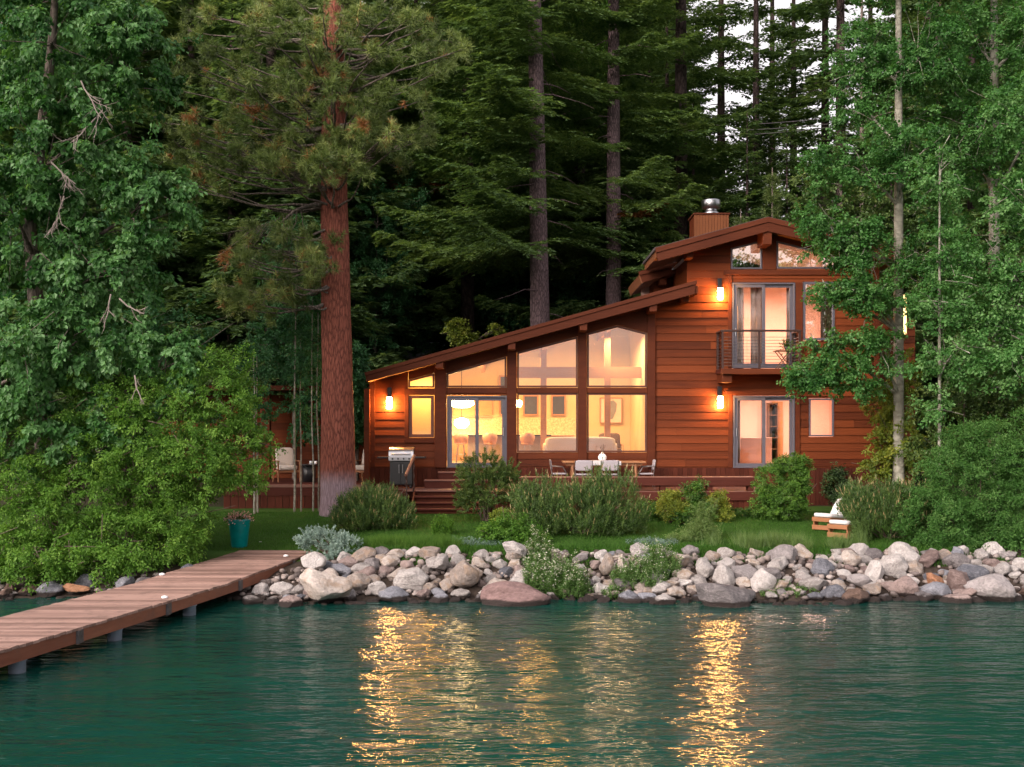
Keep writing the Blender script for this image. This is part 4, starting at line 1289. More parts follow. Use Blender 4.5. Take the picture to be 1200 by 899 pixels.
def dining():
    Y = 32.1; a, b = PX(659, Y), PX(755, Y); z = DZ; zt = z + .80
    t = thing('outdoor_table', 'long wooden dining table on the deck under the right window', 'table', ((a + b) / 2, Y, z))
    m = MB()
    for i in range(6): m.tint = random.random(); m.box(a, b, Y - .45 + i * .151, Y - .45 + i * .151 + .146, zt - .045, zt)
    m.build('tabletop', M['teak'], t, .005)
    for x in (a + .28, b - .28):
        for s in (-1, 1):
            m = MB(); m.tube([(x - s * .0, Y + s * .32, zt - .05), (x + (.12 if x < 4 else -.12) * 0, Y + s * .38, z)], .045, 8); m.build('leg', M['teak'], t)
    m = MB(); m.box(a + .1, b - .1, Y - .36, Y + .36, zt - .12, zt - .048); m.build('apron', M['teak'], t)
    m = MB(); m.box(PX(684, Y), PX(726, Y), Y - .47, Y + .47, zt + .002, zt + .012); m.box(PX(684, Y), PX(726, Y), Y - .475, Y - .46, zt - .10, zt + .0119)
    tag(m.build('table_runner', M['white_fabric']), 'white cloth runner across the outdoor dining table', 'table runner')
    cx = PX(705.5, Y); c = (cx, Y - .1, zt + .014)
    m = MB(); m.lathe(c, [(0, 0), (.07, 0), (.12, .06), (.125, .12), (.09, .18), (.04, .21), (.03, .24), (.022, .24)], 24); tag(m.build('vase', M['white']), 'round white vase on the outdoor table runner', 'vase')
    m = MB()
    for i in range(7): m.tube([(cx, Y - .1, zt + .2), (cx + random.uniform(-.12, .12), Y - .1 + random.uniform(-.1, .1), zt + .36 + random.uniform(0, .14))], .005, 4)
    tag(m.build('dry_stems', M['stem']), 'thin dry stems standing in the round white vase', 'stems')

    def chair(px, yy, rz, label):
        c = thing('outdoor_chair', label, 'chair', (0, 0, 0), 'woven chairs around the outdoor table')
        m = MB(); m.soft((0, .0, .44), (.50, .48, .045)); m.build('seat', M['grey_mesh'], c)
        m = MB(); m.soft((0, -.25, .70), (.50, .05, .30), rot=Matrix.Rotation(.14, 3, 'X')); m.build('backrest', M['grey_mesh'], c)
        for sx in (-1, 1):
            m = MB(); m.tube([(sx * .23, .2, .43), (sx * .24, .23, 0)], .014, 8); m.build('leg', M['cable'], c)
            m = MB(); m.tube([(sx * .23, -.26, 0), (sx * .235, -.21, .42), (sx * .245, -.28, .84)], .014, 8); m.build('leg', M['cable'], c)
            m = MB(); m.tube([(sx * .25, -.25, .66), (sx * .27, .1, .64), (sx * .25, .21, .44)], .013, 8); m.build('armrest', M['cable'], c)
        c.location = (PX(px, yy), yy, DZ); c.rotation_euler = (0, 0, rz)
    chair(683.5, 31.62, 0, 'grey woven chair with its back to the lake, left one of the two')
    chair(714, 31.62, 0, 'grey woven chair with its back to the lake, right one under the vase')
    chair(655.5, 32.1, -math.pi / 2, 'grey woven chair at the left head of the outdoor table')
    chair(756, 32.1, math.pi / 2, 'grey woven chair at the right head of the outdoor table')


dining()


def porch_chair(px, Y, rz, label):
    z = zp
    c = thing('porch_armchair', label, 'armchair', (0, 0, 0), 'cushioned wooden armchairs on the left porch')
    m = MB(); m.soft((0, -.02, .43), (.56, .56, .15)); m.build('seat_cushion', M['cream_fabric'], c)
    m = MB(); m.soft((0, .27, .74), (.56, .15, .58), rot=Matrix.Rotation(-.2, 3, 'X')); m.build('back_cushion', M['cream_fabric'], c)
    m = MB(); m.box(-.31, .31, -.30, .30, .29, .35); m.build('seat_frame', M['teak'], c, .01)
    for s in (-1, 1):
        m = MB(); m.tube([(s * .33, -.30, 0), (s * .33, -.29, .62)], .026, 8); m.build('leg', M['teak'], c)
        m = MB(); m.tube([(s * .33, .32, 0), (s * .33, .26, .5), (s * .33, .42, 1.02)], .026, 8); m.build('leg', M['teak'], c)
        m = MB(); m.box(s * .33 - .035, s * .33 + .035, -.34, .33, .62, .65); m.build('armrest', M['teak'], c, .01)
    m = MB(); m.box(-.33, .33, .38, .42, .92, 1.0); m.build('top_rail', M['teak'], c, .01)
    c.location = (PX(px, Y), Y, z); c.rotation_euler = (0, 0, rz)


porch_chair(336, 33.6, .45, 'cushioned wooden armchair on the porch left of the pine trunk')
porch_chair(428, 33.6, -.5, 'cushioned wooden armchair half hidden right of the pine trunk')
Y = 33.5; c = (PX(362, Y), Y, zp)
t = thing('side_table', 'small black side table beside the porch armchair, left of the pine', 'side table', c)
m = MB(); m.lathe(c, [(0, .5), (.27, .5), (.27, .53), (0, .53)], 24); m.build('table_top', M['black'], t)
m = MB(); m.lathe(c, [(0, 0), (.2, 0), (.2, .495), (0, .495)], 20); m.build('base', M['black'], t)
for dx, lab in ((.08, 'white cup on the black side table, left of the pine trunk'), (.22, 'white cup on the black side table, partly behind the pine trunk')):
    cc = (c[0] + dx, c[1] - .1, c[2] + .532)
    m = MB(); m.lathe(cc, [(0, 0), (.035, 0), (.05, .1), (.045, .1), (.03, .01), (0, .01)], 16); tag(m.build('cup', M['white']), lab, 'cup', 'white cups on the porch side table')

# little folding table and potted plant on the balcony
Y = 32.75; x = PX(918, Y); z = bz
t = thing('folding_table', 'small folding wooden table on the balcony in front of the door', 'table', (x, Y, z))
m = MB()
for i in range(5): m.box(x - .26, x + .26, Y - .2 + i * .082, Y - .2 + i * .082 + .07, z + .52, z + .545)
m.build('table_top', M['leather'], t)
for s in (-1, 1):
    for yy in (Y - .17, Y + .17):
        m = MB(); m.tube([(x - s * .2, yy + s * .012, z + .003), (x + s * .2, yy + s * .012, z + .52)], .016, 8); m.build('leg', M['leather'], t)
cc = (x + .1, Y, z + .547)
t = thing('potted_plant', 'dark leafy plant in a small pot on the balcony table', 'potted plant', cc)
m = MB(); m.lathe(cc, [(0, 0), (.05, 0), (.075, .12), (.06, .12), (0, .1)], 16); m.build('pot', M['dark_metal'], t)
lv = Leaves(); rng = np.random.default_rng(3)
d = unit(rng.normal(size=(160, 3)) + np.array((0, 0, 1.2))); lv.leaf(np.array(cc) + np.array((0, 0, .1)) + d * rng.uniform(.02, .22, 160)[:, None], d, rng.normal(size=(160, 3)), .09, .04, rng.uniform(.1, .6, 160)); lv.build('foliage', L['olive'], t)


# pair of low lounge chairs on the lawn
def lounge(px, py, Y, rz, label):
    t = thing('lounge_chair', label, 'lounge chair', (0, 0, 0), 'low lounge chairs on the lawn')
    for s in (-1, 1):
        m = MB(); m.prism([(-.52, 0), (-.40, 0), (-.34, .24), (.40, .12), (.60, 0), (.72, 0), (.50, .30), (-.50, .38), (-.58, .36)], s * .27 - .022, s * .27 + .022)
        for i, v in enumerate(m.v): m.v[i] = (v[1], v[0], v[2])
        m.f = [f[::-1] for f in m.f]; m.build('side_frame', M['teak'], t, .006)
    for z0_, z1_ in ((.02, .15), (.25, .37)):
        m = MB(); m.box(-.30, .30, -.60, -.57, z0_, z1_); m.build('front_board', M['teak'], t, .008)
    m = MB(); m.box(-.245, .245, -.50, .40, .26, .29); m.build('seat_slats', M['teak'], t, .006)
    m = MB(); m.soft((0, -.08, .385), (.60, 1.05, .13), rot=Matrix.Rotation(-.10, 3, 'X')); m.build('seat_cushion', M['white_fabric'], t)
    bk_ = MB()
    for i in range(7):
        bk_.soft((0, .36 + i * .05,   .42 + i * .068), (.58 - .018 * max(0, i - 2) ** 1.6, .14, .125), rot=Matrix.Rotation(-.42, 3, 'X'))
    bk_.build('back_cushion', M['white_fabric'], t)
    m = MB(); m.cbox((0, .60, .52), (.5, .03, .70), Matrix.Rotation(-.42, 3, 'X')); m.build('back_board', M['teak'], t, .006)
    x = PX(px, Y); t.location = (x, Y, ground(x, Y) + .01); t.rotation_euler = (0, 0, rz); t.scale = (.86, .86, .86)


lounge(976, 620, 27.3, -.85, 'low lounge chair with white cushions, the one farther from the lake')
lounge(994, 630, 26.0, -.8, 'low lounge chair with white cushions and open wooden front, nearer the rocks')

# ------------------------------------------------------------------ rocks
import bmesh


def rock_mesh(i, sub=3, angular=.6):
    rr = random.Random(100 + i)
    bm = bmesh.new(); bmesh.ops.create_icosphere(bm, subdivisions=sub, radius=1)
    planes = []
    for _ in range(13):
        d = Vector((rr.gauss(0, 1), rr.gauss(0, 1), rr.gauss(0, 1))).normalized()
        planes.append((d, rr.uniform(.52, .9)))
    for v in bm.verts:
        p = v.co.copy()
        for d, h in planes:
            k = p.dot(d) - h
            if k > 0: p -= d * k * (.6 + .4 * angular)
        n = noise.noise(p * 1.3 + Vector((i * 7.1, 0, 0))) * .16 + noise.noise(p * 3.6 + Vector((i * 3.3, 5, 0))) * .055 + noise.noise(p * 9 + Vector((i, 2, 0))) * .018
        v.co = p * (1 + n)
    me = bpy.data.meshes.new('rock'); bm.to_mesh(me); bm.free()
    me.polygons.foreach_set('use_smooth', [True] * len(me.polygons)); me.update()
    me.materials.append(ROCKM[0][1])
    return me


RM = [rock_mesh(i, 4, 1.0 if i % 2 == 0 else .6) for i in range(18)]
ROCKS = []


def rock(x, y, z, r, mat, kind, sq=(1, .85, .7), mesh=None, rz=None, rx=0.0, label=None, row=None, grp=None):
    o = bpy.data.objects.new('rock' if r < .3 else 'boulder', mesh or random.choice(RM))
    COL.objects.link(o)
    o.material_slots[0].link = 'OBJECT'; o.material_slots[0].material = mat
    o.location = (x, y, z); o.scale = (r * sq[0], r * sq[1], r * sq[2])
    o.rotation_euler = (rx + random.uniform(-.3, .3), random.uniform(-.35, .35) if rx == 0 else rx, random.uniform(0, 6.28) if rz is None else rz)
    ROCKS.append([o, x, y, z, r, kind, row, label, grp])
    return o


def bank_y(t): return t     # offset landward from the waterline
rr = random.Random(11)
placed = []


def try_rock(x, t, r, gap):
    for (a, b, q) in placed:
        if (a - x) ** 2 + ((b - t) * 1.18) ** 2 < ((q + r) * gap) ** 2: return False
    placed.append((x, t, r)); return True


# the big ones whose places can be told apart in the photograph
def px_rock(px, py, wpx, hpx, t, mat, label, sq=None, mesh=None, rz=0.0, tilt=0.0):
    """px, py is the middle of the rock in the photograph; t its distance landward of the waterline"""
    Y = 21.6 + t; s = F / Y; x = PX(px, Y); Y = shore(x) + t
    r = wpx / s / 2; z = PZ(py, Y); hz_ = hpx / s / 2
    placed.append((x, t, r * .8))
    o = rock(x, Y, z, 1.0, mat, '', (r, min(r, hz_ * 1.25), hz_ * 1.12), RM[mesh] if mesh is not None else None, rz, .001, label, 'named')
    o.rotation_euler = (0, tilt, rz); o.name = 'boulder'


G = dict((k, v) for k, v in ROCKM)
px_rock(598, 702, 100, 38, -.45, M['slab'], 'long mauve slab lying in the water in front of the flowering weeds', mesh=0, tilt=-.12)
px_rock(849, 700, 100, 46, -.45, G['grey'], 'long grey slab lying in the water below the middle of the rock bank', mesh=3, tilt=.10)
px_rock(381, 688, 70, 44, .05, G['cream'], 'large flat cream boulder at the waterline just right of the dock', mesh=6)
px_rock(1165, 691, 62, 42, .1, G['grey'], 'large rounded grey boulder at the far right end of the bank', mesh=1, tilt=.2)
px_rock(483, 681, 44, 28, .5, G['pale'], 'broad pale boulder left of the middle, one row above the waterline', mesh=9, tilt=.15)
px_rock(512, 660, 36, 22, 1.0, G['pale'], 'oblong pale boulder in the upper row below the young lawn shrub', mesh=4, tilt=-.15)
px_rock(543, 672, 38, 32, .6, G['cream'], 'pale cream boulder leaning above the left end of the mauve slab', mesh=7, tilt=.1)
px_rock(370, 658, 32, 24, 1.2, G['pale'], 'blocky pale boulder against the end corner of the dock', mesh=12)
px_rock(1027, 672, 32, 42, .9, G['pale'], 'tall pale slab leaning back in the bank below the pine shrub', mesh=3, tilt=.5)
px_rock(1050, 667, 34, 34, 1.15, G['pale'], 'broad pale boulder right of the tall leaning slab', mesh=9, tilt=.3)
px_rock(1063, 689, 40, 30, .35, G['pinkish'], 'rounded pinkish boulder near the waterline at right', mesh=1)
px_rock(1096, 681, 25, 20, .6, M['orange_rock'], 'small blocky orange boulder near the right end of the bank', mesh=6)
px_rock(998, 655, 26, 20, 1.4, G['cream'], 'rounded cream boulder on the top edge below the lounge chairs', mesh=13)
px_rock(998, 700, 42, 26, .05, G['brown'], 'wide brown boulder half in the water right of the green weeds', mesh=10)
px_rock(890, 680, 32, 28, .6, G['pale'], 'bright pale round boulder behind the grey slab', mesh=7)
px_rock(1024, 692, 26, 20, .3, G['cream'], 'cream oval boulder in the second row left of the pinkish boulder', mesh=4)
px_rock(1098, 694, 38, 26, .25, G['bluish'], 'bluish grey boulder below the small orange boulder', mesh=11)
px_rock(1060, 652, 44, 30, 1.55, G['pale'], 'pale flat topped boulder on the upper edge under the willow bush', mesh=0)
px_rock(1124, 682, 36, 30, .5, G['pinkish'], 'dull pinkish boulder left of the end boulder', mesh=5, tilt=.4)
px_rock(712, 661, 22, 24, .95, G['cream'], 'upright pale boulder between the two clumps of weeds', mesh=8)
px_rock(729, 664, 18, 28, .85, G['cream'], 'tall cream boulder left of the second weed clump', mesh=6, tilt=.2)
px_rock(826, 667, 24, 24, .9, G['pale'], 'round pale boulder at mid height below the yellow green bush', mesh=13)
px_rock(848, 678, 28, 32, .6, G['pale'], 'tall pale boulder right behind the top of the grey slab', mesh=2)
for k, (lo, hi, n, gap) in enumerate([(.22, .30, 110, .74), (.15, .22, 500, .70), (.10, .15, 900, .74), (.07, .10, 900, .8)]):
    for _ in range(n):
        x = rr.uniform(-5.2, 10.6); t = rr.uniform(-.22, 1.95)
        r = rr.uniform(lo, hi)
        if len(placed) > 285: break
        if x < -4.0 and t > .7: continue
        if try_rock(x, t, r, gap):
            Y = shore(x) + t
            names = ['pale', 'pale', 'cream', 'pale', 'cream', 'cream', 'grey', 'pinkish', 'bluish', 'pale', 'pale'] if t > .35 else ['pale', 'pale', 'cream', 'grey', 'pinkish', 'brown', 'bluish']
            kn = rr.choice(names)
            row = 'at the waterline' if t < .3 else 'low in the bank' if t < .8 else 'halfway up the bank' if t < 1.3 else 'along the top edge'
            rock(x, Y, ground(x, Y) + r * .32, r, dict(ROCKM)[kn], kn, (rr.uniform(1.0, 1.35), rr.uniform(.8, 1.05), rr.uniform(.62, .88)), row=row, grp='rocks of the shore bank')
# darker rocks on the shore left of the dock
px_rock(80, 691, 36, 16, .35, M['orange_rock'], 'flat orange rock at the waterline left of the dock', mesh=6)
for _ in range(300):
    x = rr.uniform(-12, -6.6); t = rr.uniform(-.15, 1.7); r = rr.uniform(.10, .27)
    if len(placed) > 325: break
    if try_rock(x, t, r, .9):
        Y = shore(x) + t; kn = rr.choice(['grey', 'brown', 'pinkish', 'bluish', 'brown'])
        rock(x, Y, ground(x, Y) + r * .3, r, dict(ROCKM)[kn], kn, (1.2, .9, .72), row='under the left shrub', grp='dark rocks on the left shore')

# labels that tell each rock from its neighbours
LAND = [(-3.9, 'beside the dock'), (-2.9, 'under the blue juniper'), (-1.2, 'below the left dwarf pine'), (.0, 'behind the mauve slab'), (1.4, 'among the flowering weeds'), (2.6, 'below the big dwarf pine'),
        (3.9, 'below the yellow green bush'), (5.2, 'behind the grey slab'), (6.3, 'below the open lawn'), (7.3, 'below the lounge chairs'), (8.6, 'below the right dwarf pine'), (20, 'below the willow bush')]
ORD = ['first', 'second', 'third', 'fourth', 'fifth', 'sixth', 'seventh', 'eighth', 'ninth', 'tenth', 'eleventh', 'twelfth']
buck = {}
for q in ROCKS:
    o, x, y, z, r, kind, row, label, grp = q
    if label: tag(o, label, 'boulder', 'boulders of the shore bank'); continue
    size = 'big' if r > .24 else 'medium' if r > .16 else 'small' if r > .105 else 'tiny'
    if row == 'under the left shrub': base = f'{size} {kind} rock under the left shrub left of the dock'
    else: base = f'{size} {kind} rock {row} {next(w for lim, w in LAND if x < lim)}'
    buck.setdefault(base, []).append((x / y, o, grp))
for base, lst in buck.items():
    lst.sort(key=lambda a: a[0])
    for i, (_, o, grp) in enumerate(lst):
        lab = base if len(lst) == 1 else f'{base}, {ORD[i]} from left'
        tag(o, lab, 'rock', grp)

# smaller stones wedged between the rocks, too many to count
def pebbles(name, label, n, area, seed, mats):
    rg = np.random.default_rng(seed); base = rock_mesh(40 + seed, 2, .9)
    bv = np.array([v.co[:] for v in base.vertices]); bf = np.array([p.vertices[:] for p in base.polygons]); nv = len(bv)
    V, Fc, T = [], [], []
    for i in range(n):
        x, t = area(rg); y = shore(x) + t; r = rg.uniform(.04, .11); a = rg.uniform(0, 6.28); s, c_ = math.sin(a), math.cos(a)
        p = bv * (r * rg.uniform(.9, 1.4), r * rg.uniform(.7, 1), r * rg.uniform(.5, .8)); p = np.column_stack([p[:, 0] * c_ - p[:, 1] * s, p[:, 0] * s + p[:, 1] * c_, p[:, 2]]) + (x, y, ground(x, y) + r * .35)
        V.append(p); Fc.append(bf + i * nv); T.append(np.full(len(bf), rg.random()))
    me = np_mesh(name, np.concatenate(V), np.concatenate(Fc), [3] * (len(bf) * n), np.concatenate(T), True)
    m, nt, out = newmat('mixed stones')
    c = ramp(nt, attr(nt), [(0.0, (.06, .045, .04)), (.3, (.16, .135, .13)), (.6, (.27, .22, .2)), (1, (.44, .39, .37))])
    nn = noise_tex(nt, tex_coord(nt), 30, 6, .7); c = mixc(nt, nn, mixc(nt, .45, c, (.05, .04, .035)), c)
    g = nt.nodes.new('ShaderNodeNewGeometry'); sx = nt.nodes.new('ShaderNodeSeparateXYZ'); nt.links.new(g.outputs['Position'], sx.inputs[0])
    c = mixc(nt, ramp(nt, sx.outputs['Z'], [(0.07, (1, 1, 1)), (0.10, (0, 0, 0))]), c, (0.03, 0.023, 0.02))
    finish(nt, out, c, .85, nn, .02, .2)
    o = link(name, me, None, m); tag(o, label, 'stones', kind='stuff')


pebbles('small_stones', 'small mixed stones wedged between the rocks of the shore bank', 1500, lambda g: (g.uniform(-5.6, 10.8), g.uniform(-.35, 1.9)), 1, None)
pebbles('small_stones', 'small dark stones on the shore left of the dock', 420, lambda g: (g.uniform(-13, -5.6), g.uniform(-.3, 1.6)), 2, None)
# ------------------------------------------------------------------ trees and shrubs
RNG = np.random.default_rng(42)


def gp(px, Y):
    x = PX(px, Y); return (x, Y, ground(x, Y))


def broad(name, label, cat, base, lobes, ncl, per, Ln, spread, mat, bark, tr=None, limbs=None, group=None, tw_every=0, droop=.3, leafdroop=.3, tintc=.45, tints=.16, inner=.35, wr=.75, seed=0, cut=None, front=0.0):
    """broadleaf tree: tapered trunk with limbs to every lobe, and a crown of leaf clumps"""
    rng = np.random.default_rng(seed + 5)
    t = thing(name, label, cat, base, group)
    lv = Leaves(); c, out, l = crown(lv, rng, lobes, ncl, per, Ln, spread, droop, leafdroop, tintc, tints, wr, inner, cut, front)
    lv.build('crown', L[mat], t)
    mb = MB()
    path = trunk(mb, tr, 12) if tr else []
    if path and (limbs is None or limbs):
        for i, lb in enumerate(lobes):
            if lb[2] == .99: continue
            cc = Vector(lb[0]); k = min(range(len(path)), key=lambda j: abs(path[j].z - (cc.z - .45 * (Vector((path[j].x, path[j].y, 0)) - Vector((cc.x, cc.y, 0))).length - .3)))
            pts = limb(mb, path[k], cc, max(.02, tr[0][3] * .34), .014, -.1, 6, 7, .16, seed + i)
            for j in range(7):
                e = cc + Vector(rng.normal(size=3)) * float(min(lb[1])) * .55
                limb(mb, pts[3 + j % 4], e, .014, .005, 0, 4, 4, .2, seed + 31 * i + j)
    if tw_every: twigs(mb, rng, c, out, l, tw_every)
    mb.build('trunk', M[bark], t)
    return t


# --- left: big cottonwood, its darker neighbour, the dense shrub below
b = gp(55, 25.6)
broad('cottonwood_tree', 'large broadleaf tree with big drooping leaves filling the upper left corner', 'tree', b,
      [lobe(60, 50, 25.2, 130, 90), lobe(150, 60, 25.4, 65, 70), lobe(175, 235, 24.9, 62, 62), lobe(70, 180, 24.8, 115, 90), lobe(20, 260, 24.6, 90, 90), lobe(130, 315, 24.6, 85, 60), lobe(205, 425, 24.6, 42, 42),
       lobe(90, 400, 24.4, 110, 60), lobe(10, 420, 24.3, 80, 90), lobe(60, 500, 24.2, 110, 50), lobe(40, -90, 25.3, 150, 90)],
      1250, 66, .125, .42, 'cotton', 'graybark', [(b[0], b[1], b[2] - .1, .24), (b[0] - .1, 25.6, 4.5, .2), (PX(35, 25.6), 25.6, 8, .15), (PX(60, 25.6), 25.6, 12, .10), (PX(70, 25.6), 25.6, 15, .05)], tw_every=9, droop=.5, leafdroop=.75, seed=1, inner=.5, tints=.21, tintc=.5)
b = gp(150, 24.6)
broad('leafy_shrub', 'huge dense bright green shrub covering the shore left of the dock', 'shrub', b,
      [lobe(250, 465, 24.9, 66, 62), lobe(284, 530, 24.7, 42, 56), lobe(170, 530, 24.4, 100, 75), lobe(90, 590, 24.0, 100, 62), lobe(215, 605, 24.3, 70, 42), lobe(10, 590, 24.0, 90, 80), lobe(150, 632, 23.4, 80, 36), lobe(40, 648, 23.0, 80, 34), lobe(110, 658, 22.6, 70, 24), lobe(30, 662, 22.4, 60, 24), lobe(200, 640, 23.8, 50, 26), lobe(220, 540, 24.0, 70, 50), lobe(130, 470, 24.4, 60, 40)],
      2200, 60, .07, .30, 'shrub', 'stem', [(b[0], b[1], b[2] - .1, .08), (b[0], 24.7, 2.2, .05), (b[0] + .2, 24.7, 3.4, .03)], tw_every=14, seed=2, tints=.14, wr=.5, inner=.55, cut=lambda c: (c[:, 2] > .34) & ~((CX + F * c[:, 0] / c[:, 1] > 246) & (HY - F * (c[:, 2] - CZ) / c[:, 1] > 578)))
b = gp(-60, 30)
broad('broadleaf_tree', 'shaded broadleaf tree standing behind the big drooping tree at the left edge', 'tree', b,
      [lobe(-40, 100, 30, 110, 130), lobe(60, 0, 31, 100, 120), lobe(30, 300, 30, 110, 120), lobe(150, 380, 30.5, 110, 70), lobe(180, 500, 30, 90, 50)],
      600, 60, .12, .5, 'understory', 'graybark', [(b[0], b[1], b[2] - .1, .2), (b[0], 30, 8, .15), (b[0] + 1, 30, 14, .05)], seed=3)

# bare dead branches sticking out of the big drooping tree
COTTON = next(o for o in scene.objects if o.name.startswith('cottonwood_tree'))
rg = random.Random(4)


def dead(a, d, ln, r, depth):
    b_ = a + d * ln; limb(mb, a, b_, r, r * .45, .04 * ln, 5, 6, .3, rg.random() * 50)
    if depth:
        for _ in range(rg.randint(3, 5)):
            t_ = rg.uniform(.3, .95); d2 = (d + Vector((rg.gauss(0, .6), rg.gauss(0, .3), rg.gauss(-.15, .6)))).normalized()
            dead(a + d * ln * t_, d2, ln * rg.uniform(.3, .6), r * .55, depth - 1)


for px, py, Y, dx, dz, ln in [(140, 350, 23.4, .7, -.4, .75), (130, 345, 23.5, -.1, -1, .6), (158, 440, 23.3, .3, -.8, .6), (120, 130, 23.8, -.5, -.7, 1.0), (95, 95, 23.8, .5, -.8, 1.1), (60, 190, 23.6, .6, -.5, .9), (75, 230, 23.6, -.2, -1, .9), (20, 240, 23.4, .2, -1, .8), (45, 130, 23.7, -.5, -.6, .9), (110, 20, 24, .3, -.9, 1.0)][:7]:
    mb = MB(); dead(P(px, py, Y), Vector((dx, -.3, dz)).normalized(), ln, .02, 2)
    mb.build('dead_branch', M['deadtwig'], COTTON)

# --- understory trees behind the pine
for px, Y, lobes, lab, sd in [
    (440, 44.5, [lobe(435, 260, 44.5, 40, 60), lobe(462, 330, 44.3, 36, 60), lobe(432, 390, 44, 40, 50), lobe(480, 250, 45, 30, 40), lobe(420, 330, 44, 30, 50)], 'slender bluish green tree standing right behind the pine trunk', 4),
    (418, 34.3, [lobe(417, 478, 34.2, 15, 30), lobe(412, 430, 34.3, 16, 30), lobe(408, 500, 34.1, 16, 24)], 'small leafy tree squeezed between the pine trunk and the house corner', 6),
    (345, 35.2, [lobe(345, 300, 35.2, 45, 55), lobe(330, 400, 35, 45, 70), lobe(365, 470, 34.6, 40, 50), lobe(350, 360, 35, 40, 50)], 'slender dark green tree left behind the pine trunk above the porch', 5)]:
    b = gp(px, Y)
    broad('understory_tree', lab, 'tree', b, lobes, 420, 52, .10, .40, 'understory', 'graybark', (lambda zt_: [(b[0], Y, b[2] - .1, .08), (b[0], Y, b[2] + (zt_ - b[2]) * .55, .06), (b[0] + .1, Y, zt_, .02)])(max(q[0][2] for q in lobes) + .4), seed=sd, inner=.2)

# --- small bare stems of young aspens along the porch
for i, (px, top, w, Y, lab) in enumerate([(298, 500, .035, 30.6, 'thin grey stem, left one of the pair beside the teal planter'), (302, 505, .03, 30.8, 'thin grey stem, right one of the pair beside the teal planter'),
                                          (345, 420, .035, 31.2, 'tall thin stem of a young tree in front of the porch armchair'), (353, 480, .024, 31.4, 'thin leaning stem just right of the porch armchair'),
                                          (367, 440, .026, 31.0, 'thin stem in front of the black side table'), (373.5, 450, .026, 31.1, 'thin stem hard against the left of the pine trunk')]):
    b = gp(px, Y); t = thing('young_aspen', lab, 'young tree', b, 'bare stems of young aspens by the porch')
    mb = MB(); e = P(px + (2 if i == 2 else -1), top - 90, Y); limb(mb, (b[0], b[1], b[2] - .05), e, w, w * .4, 0, 8, 12, .05, i * 3 + 1); mb.build('trunk', M['aspenbark'], t)
    lv = Leaves(); crown(lv, np.random.default_rng(60 + i), [lobe(px + 3, top - 20, Y, 24, 42), lobe(px - 6, top - 70, Y, 24, 40)], 46, 34, .075, .3, tintc=.35); lv.build('crown', L['understory'], t)

# --- the big red pine
Yp = 30.4
b = gp(397, Yp)
pine = thing('pine_tree', 'big pine with reddish plated trunk and whitened base beside the steps', 'pine', b)
mb = MB()
path = trunk(mb, [(PX(397, Yp), Yp, b[2] - .15, .47), (PX(396.5, Yp), Yp, PZ(560, Yp), .46), (PX(395, Yp), Yp, PZ(440, Yp), .425), (PX(391.5, Yp), Yp, PZ(220, Yp), .36), (PX(391, Yp), Yp, PZ(40, Yp), .30), (PX(392, Yp), Yp, PZ(-200, Yp), .2), (PX(392, Yp), Yp, PZ(-420, Yp), .05)], 28, 1.16, .06, 10)
rng = np.random.default_rng(9); mbr = MB()
spots = []
for (px, py, Y, rx, ry, n) in [(300, 40, 30.4, 70, 45, 26), (255, 110, 30.8, 45, 45, 16), (345, 60, 29.2, 60, 50, 24), (420, 40, 28.8, 70, 50, 24), (475, 60, 30.2, 60, 45, 30), (515, 55, 30.6, 26, 20, 8), (440, 120, 29.4, 55, 50, 30), (395, 135, 29.0, 66, 50, 18),
                               (330, 150, 29.4, 60, 45, 30), (275, 165, 30.2, 60, 35, 22), (370, 185, 28.9, 50, 28, 20), (420, 180, 29.2, 36, 28, 16), (392, 185, 28.9, 34, 24, 12), (380, 100, 28.6, 34, 30, 7), (400, 30, 28.6, 36, 30, 8), (228, 165, 30.6, 36, 30, 12), (250, 212, 30.2, 42, 18, 10), (462, 172, 30.6, 36, 24, 11), (235, 60, 31, 30, 40, 8), (320, 285, 29.9, 46, 26, 17), (290, 330, 29.8, 34, 32, 15), (325, 358, 29.7, 34, 26, 14), (365, 295, 29.3, 26, 26, 10), (375, 320, 29.2, 22, 22, 6),
                               (390, -90, 30, 150, 70, 60), (390, -250, 30.4, 110, 80, 40)]:
    for _ in range(int(n * (1.0 if py > 240 else .95)) if py > 0 else n // 2):
        th, q = rng.uniform(0, 2 * math.pi), rng.random() ** .5 * 1.15
        spots.append((px + rx * q * math.cos(th), py + ry * q * math.sin(th), Y + rng.normal(0, .9)))
lv = Leaves(); cs, ax, ti = [], [], []
for k, (px, py, Y) in enumerate(spots):
    e = P(px, py, Y)
    j = min(range(len(path)), key=lambda j_: abs(path[j_].z - (e.z - .12 * (e - Vector((path[j_].x, path[j_].y, e.z))).length + (.5 if py > 240 else 0))))
    if k % 2 == 0: limb(mbr, path[j], e, .045, .012, .25, 5, 7, .22, k)
    d0 = unit(np.array(e - path[j]) * np.array((1, 1, .4)) + np.array((0, 0, .35)))
    nsub = rng.integers(8, 15)
    dd = unit(d0 + rng.normal(size=(nsub, 3)) * .75)
    ctr = np.array(e) + dd * rng.uniform(.03, .27, (nsub, 1))
    dead = rng.random() < .015; tcl = rng.normal(.48, .2)
    for a_, d_ in zip(ctr, dd):
        cs.append(a_); ax.append(d_ + np.array((0, -.15, .25))); ti.append(.985 if dead or rng.random() < .012 else float(np.clip(tcl + rng.normal(0, .12), 0, .9)))
        if rng.random() < .35: mbr.tube([e, Vector(a_)], [.009, .005], 4, False)
tufts(lv, rng, np.array(cs), np.array(ax), 30, .21, .017, np.array(ti), .7)
lv.build('crown', L['pine'], pine)
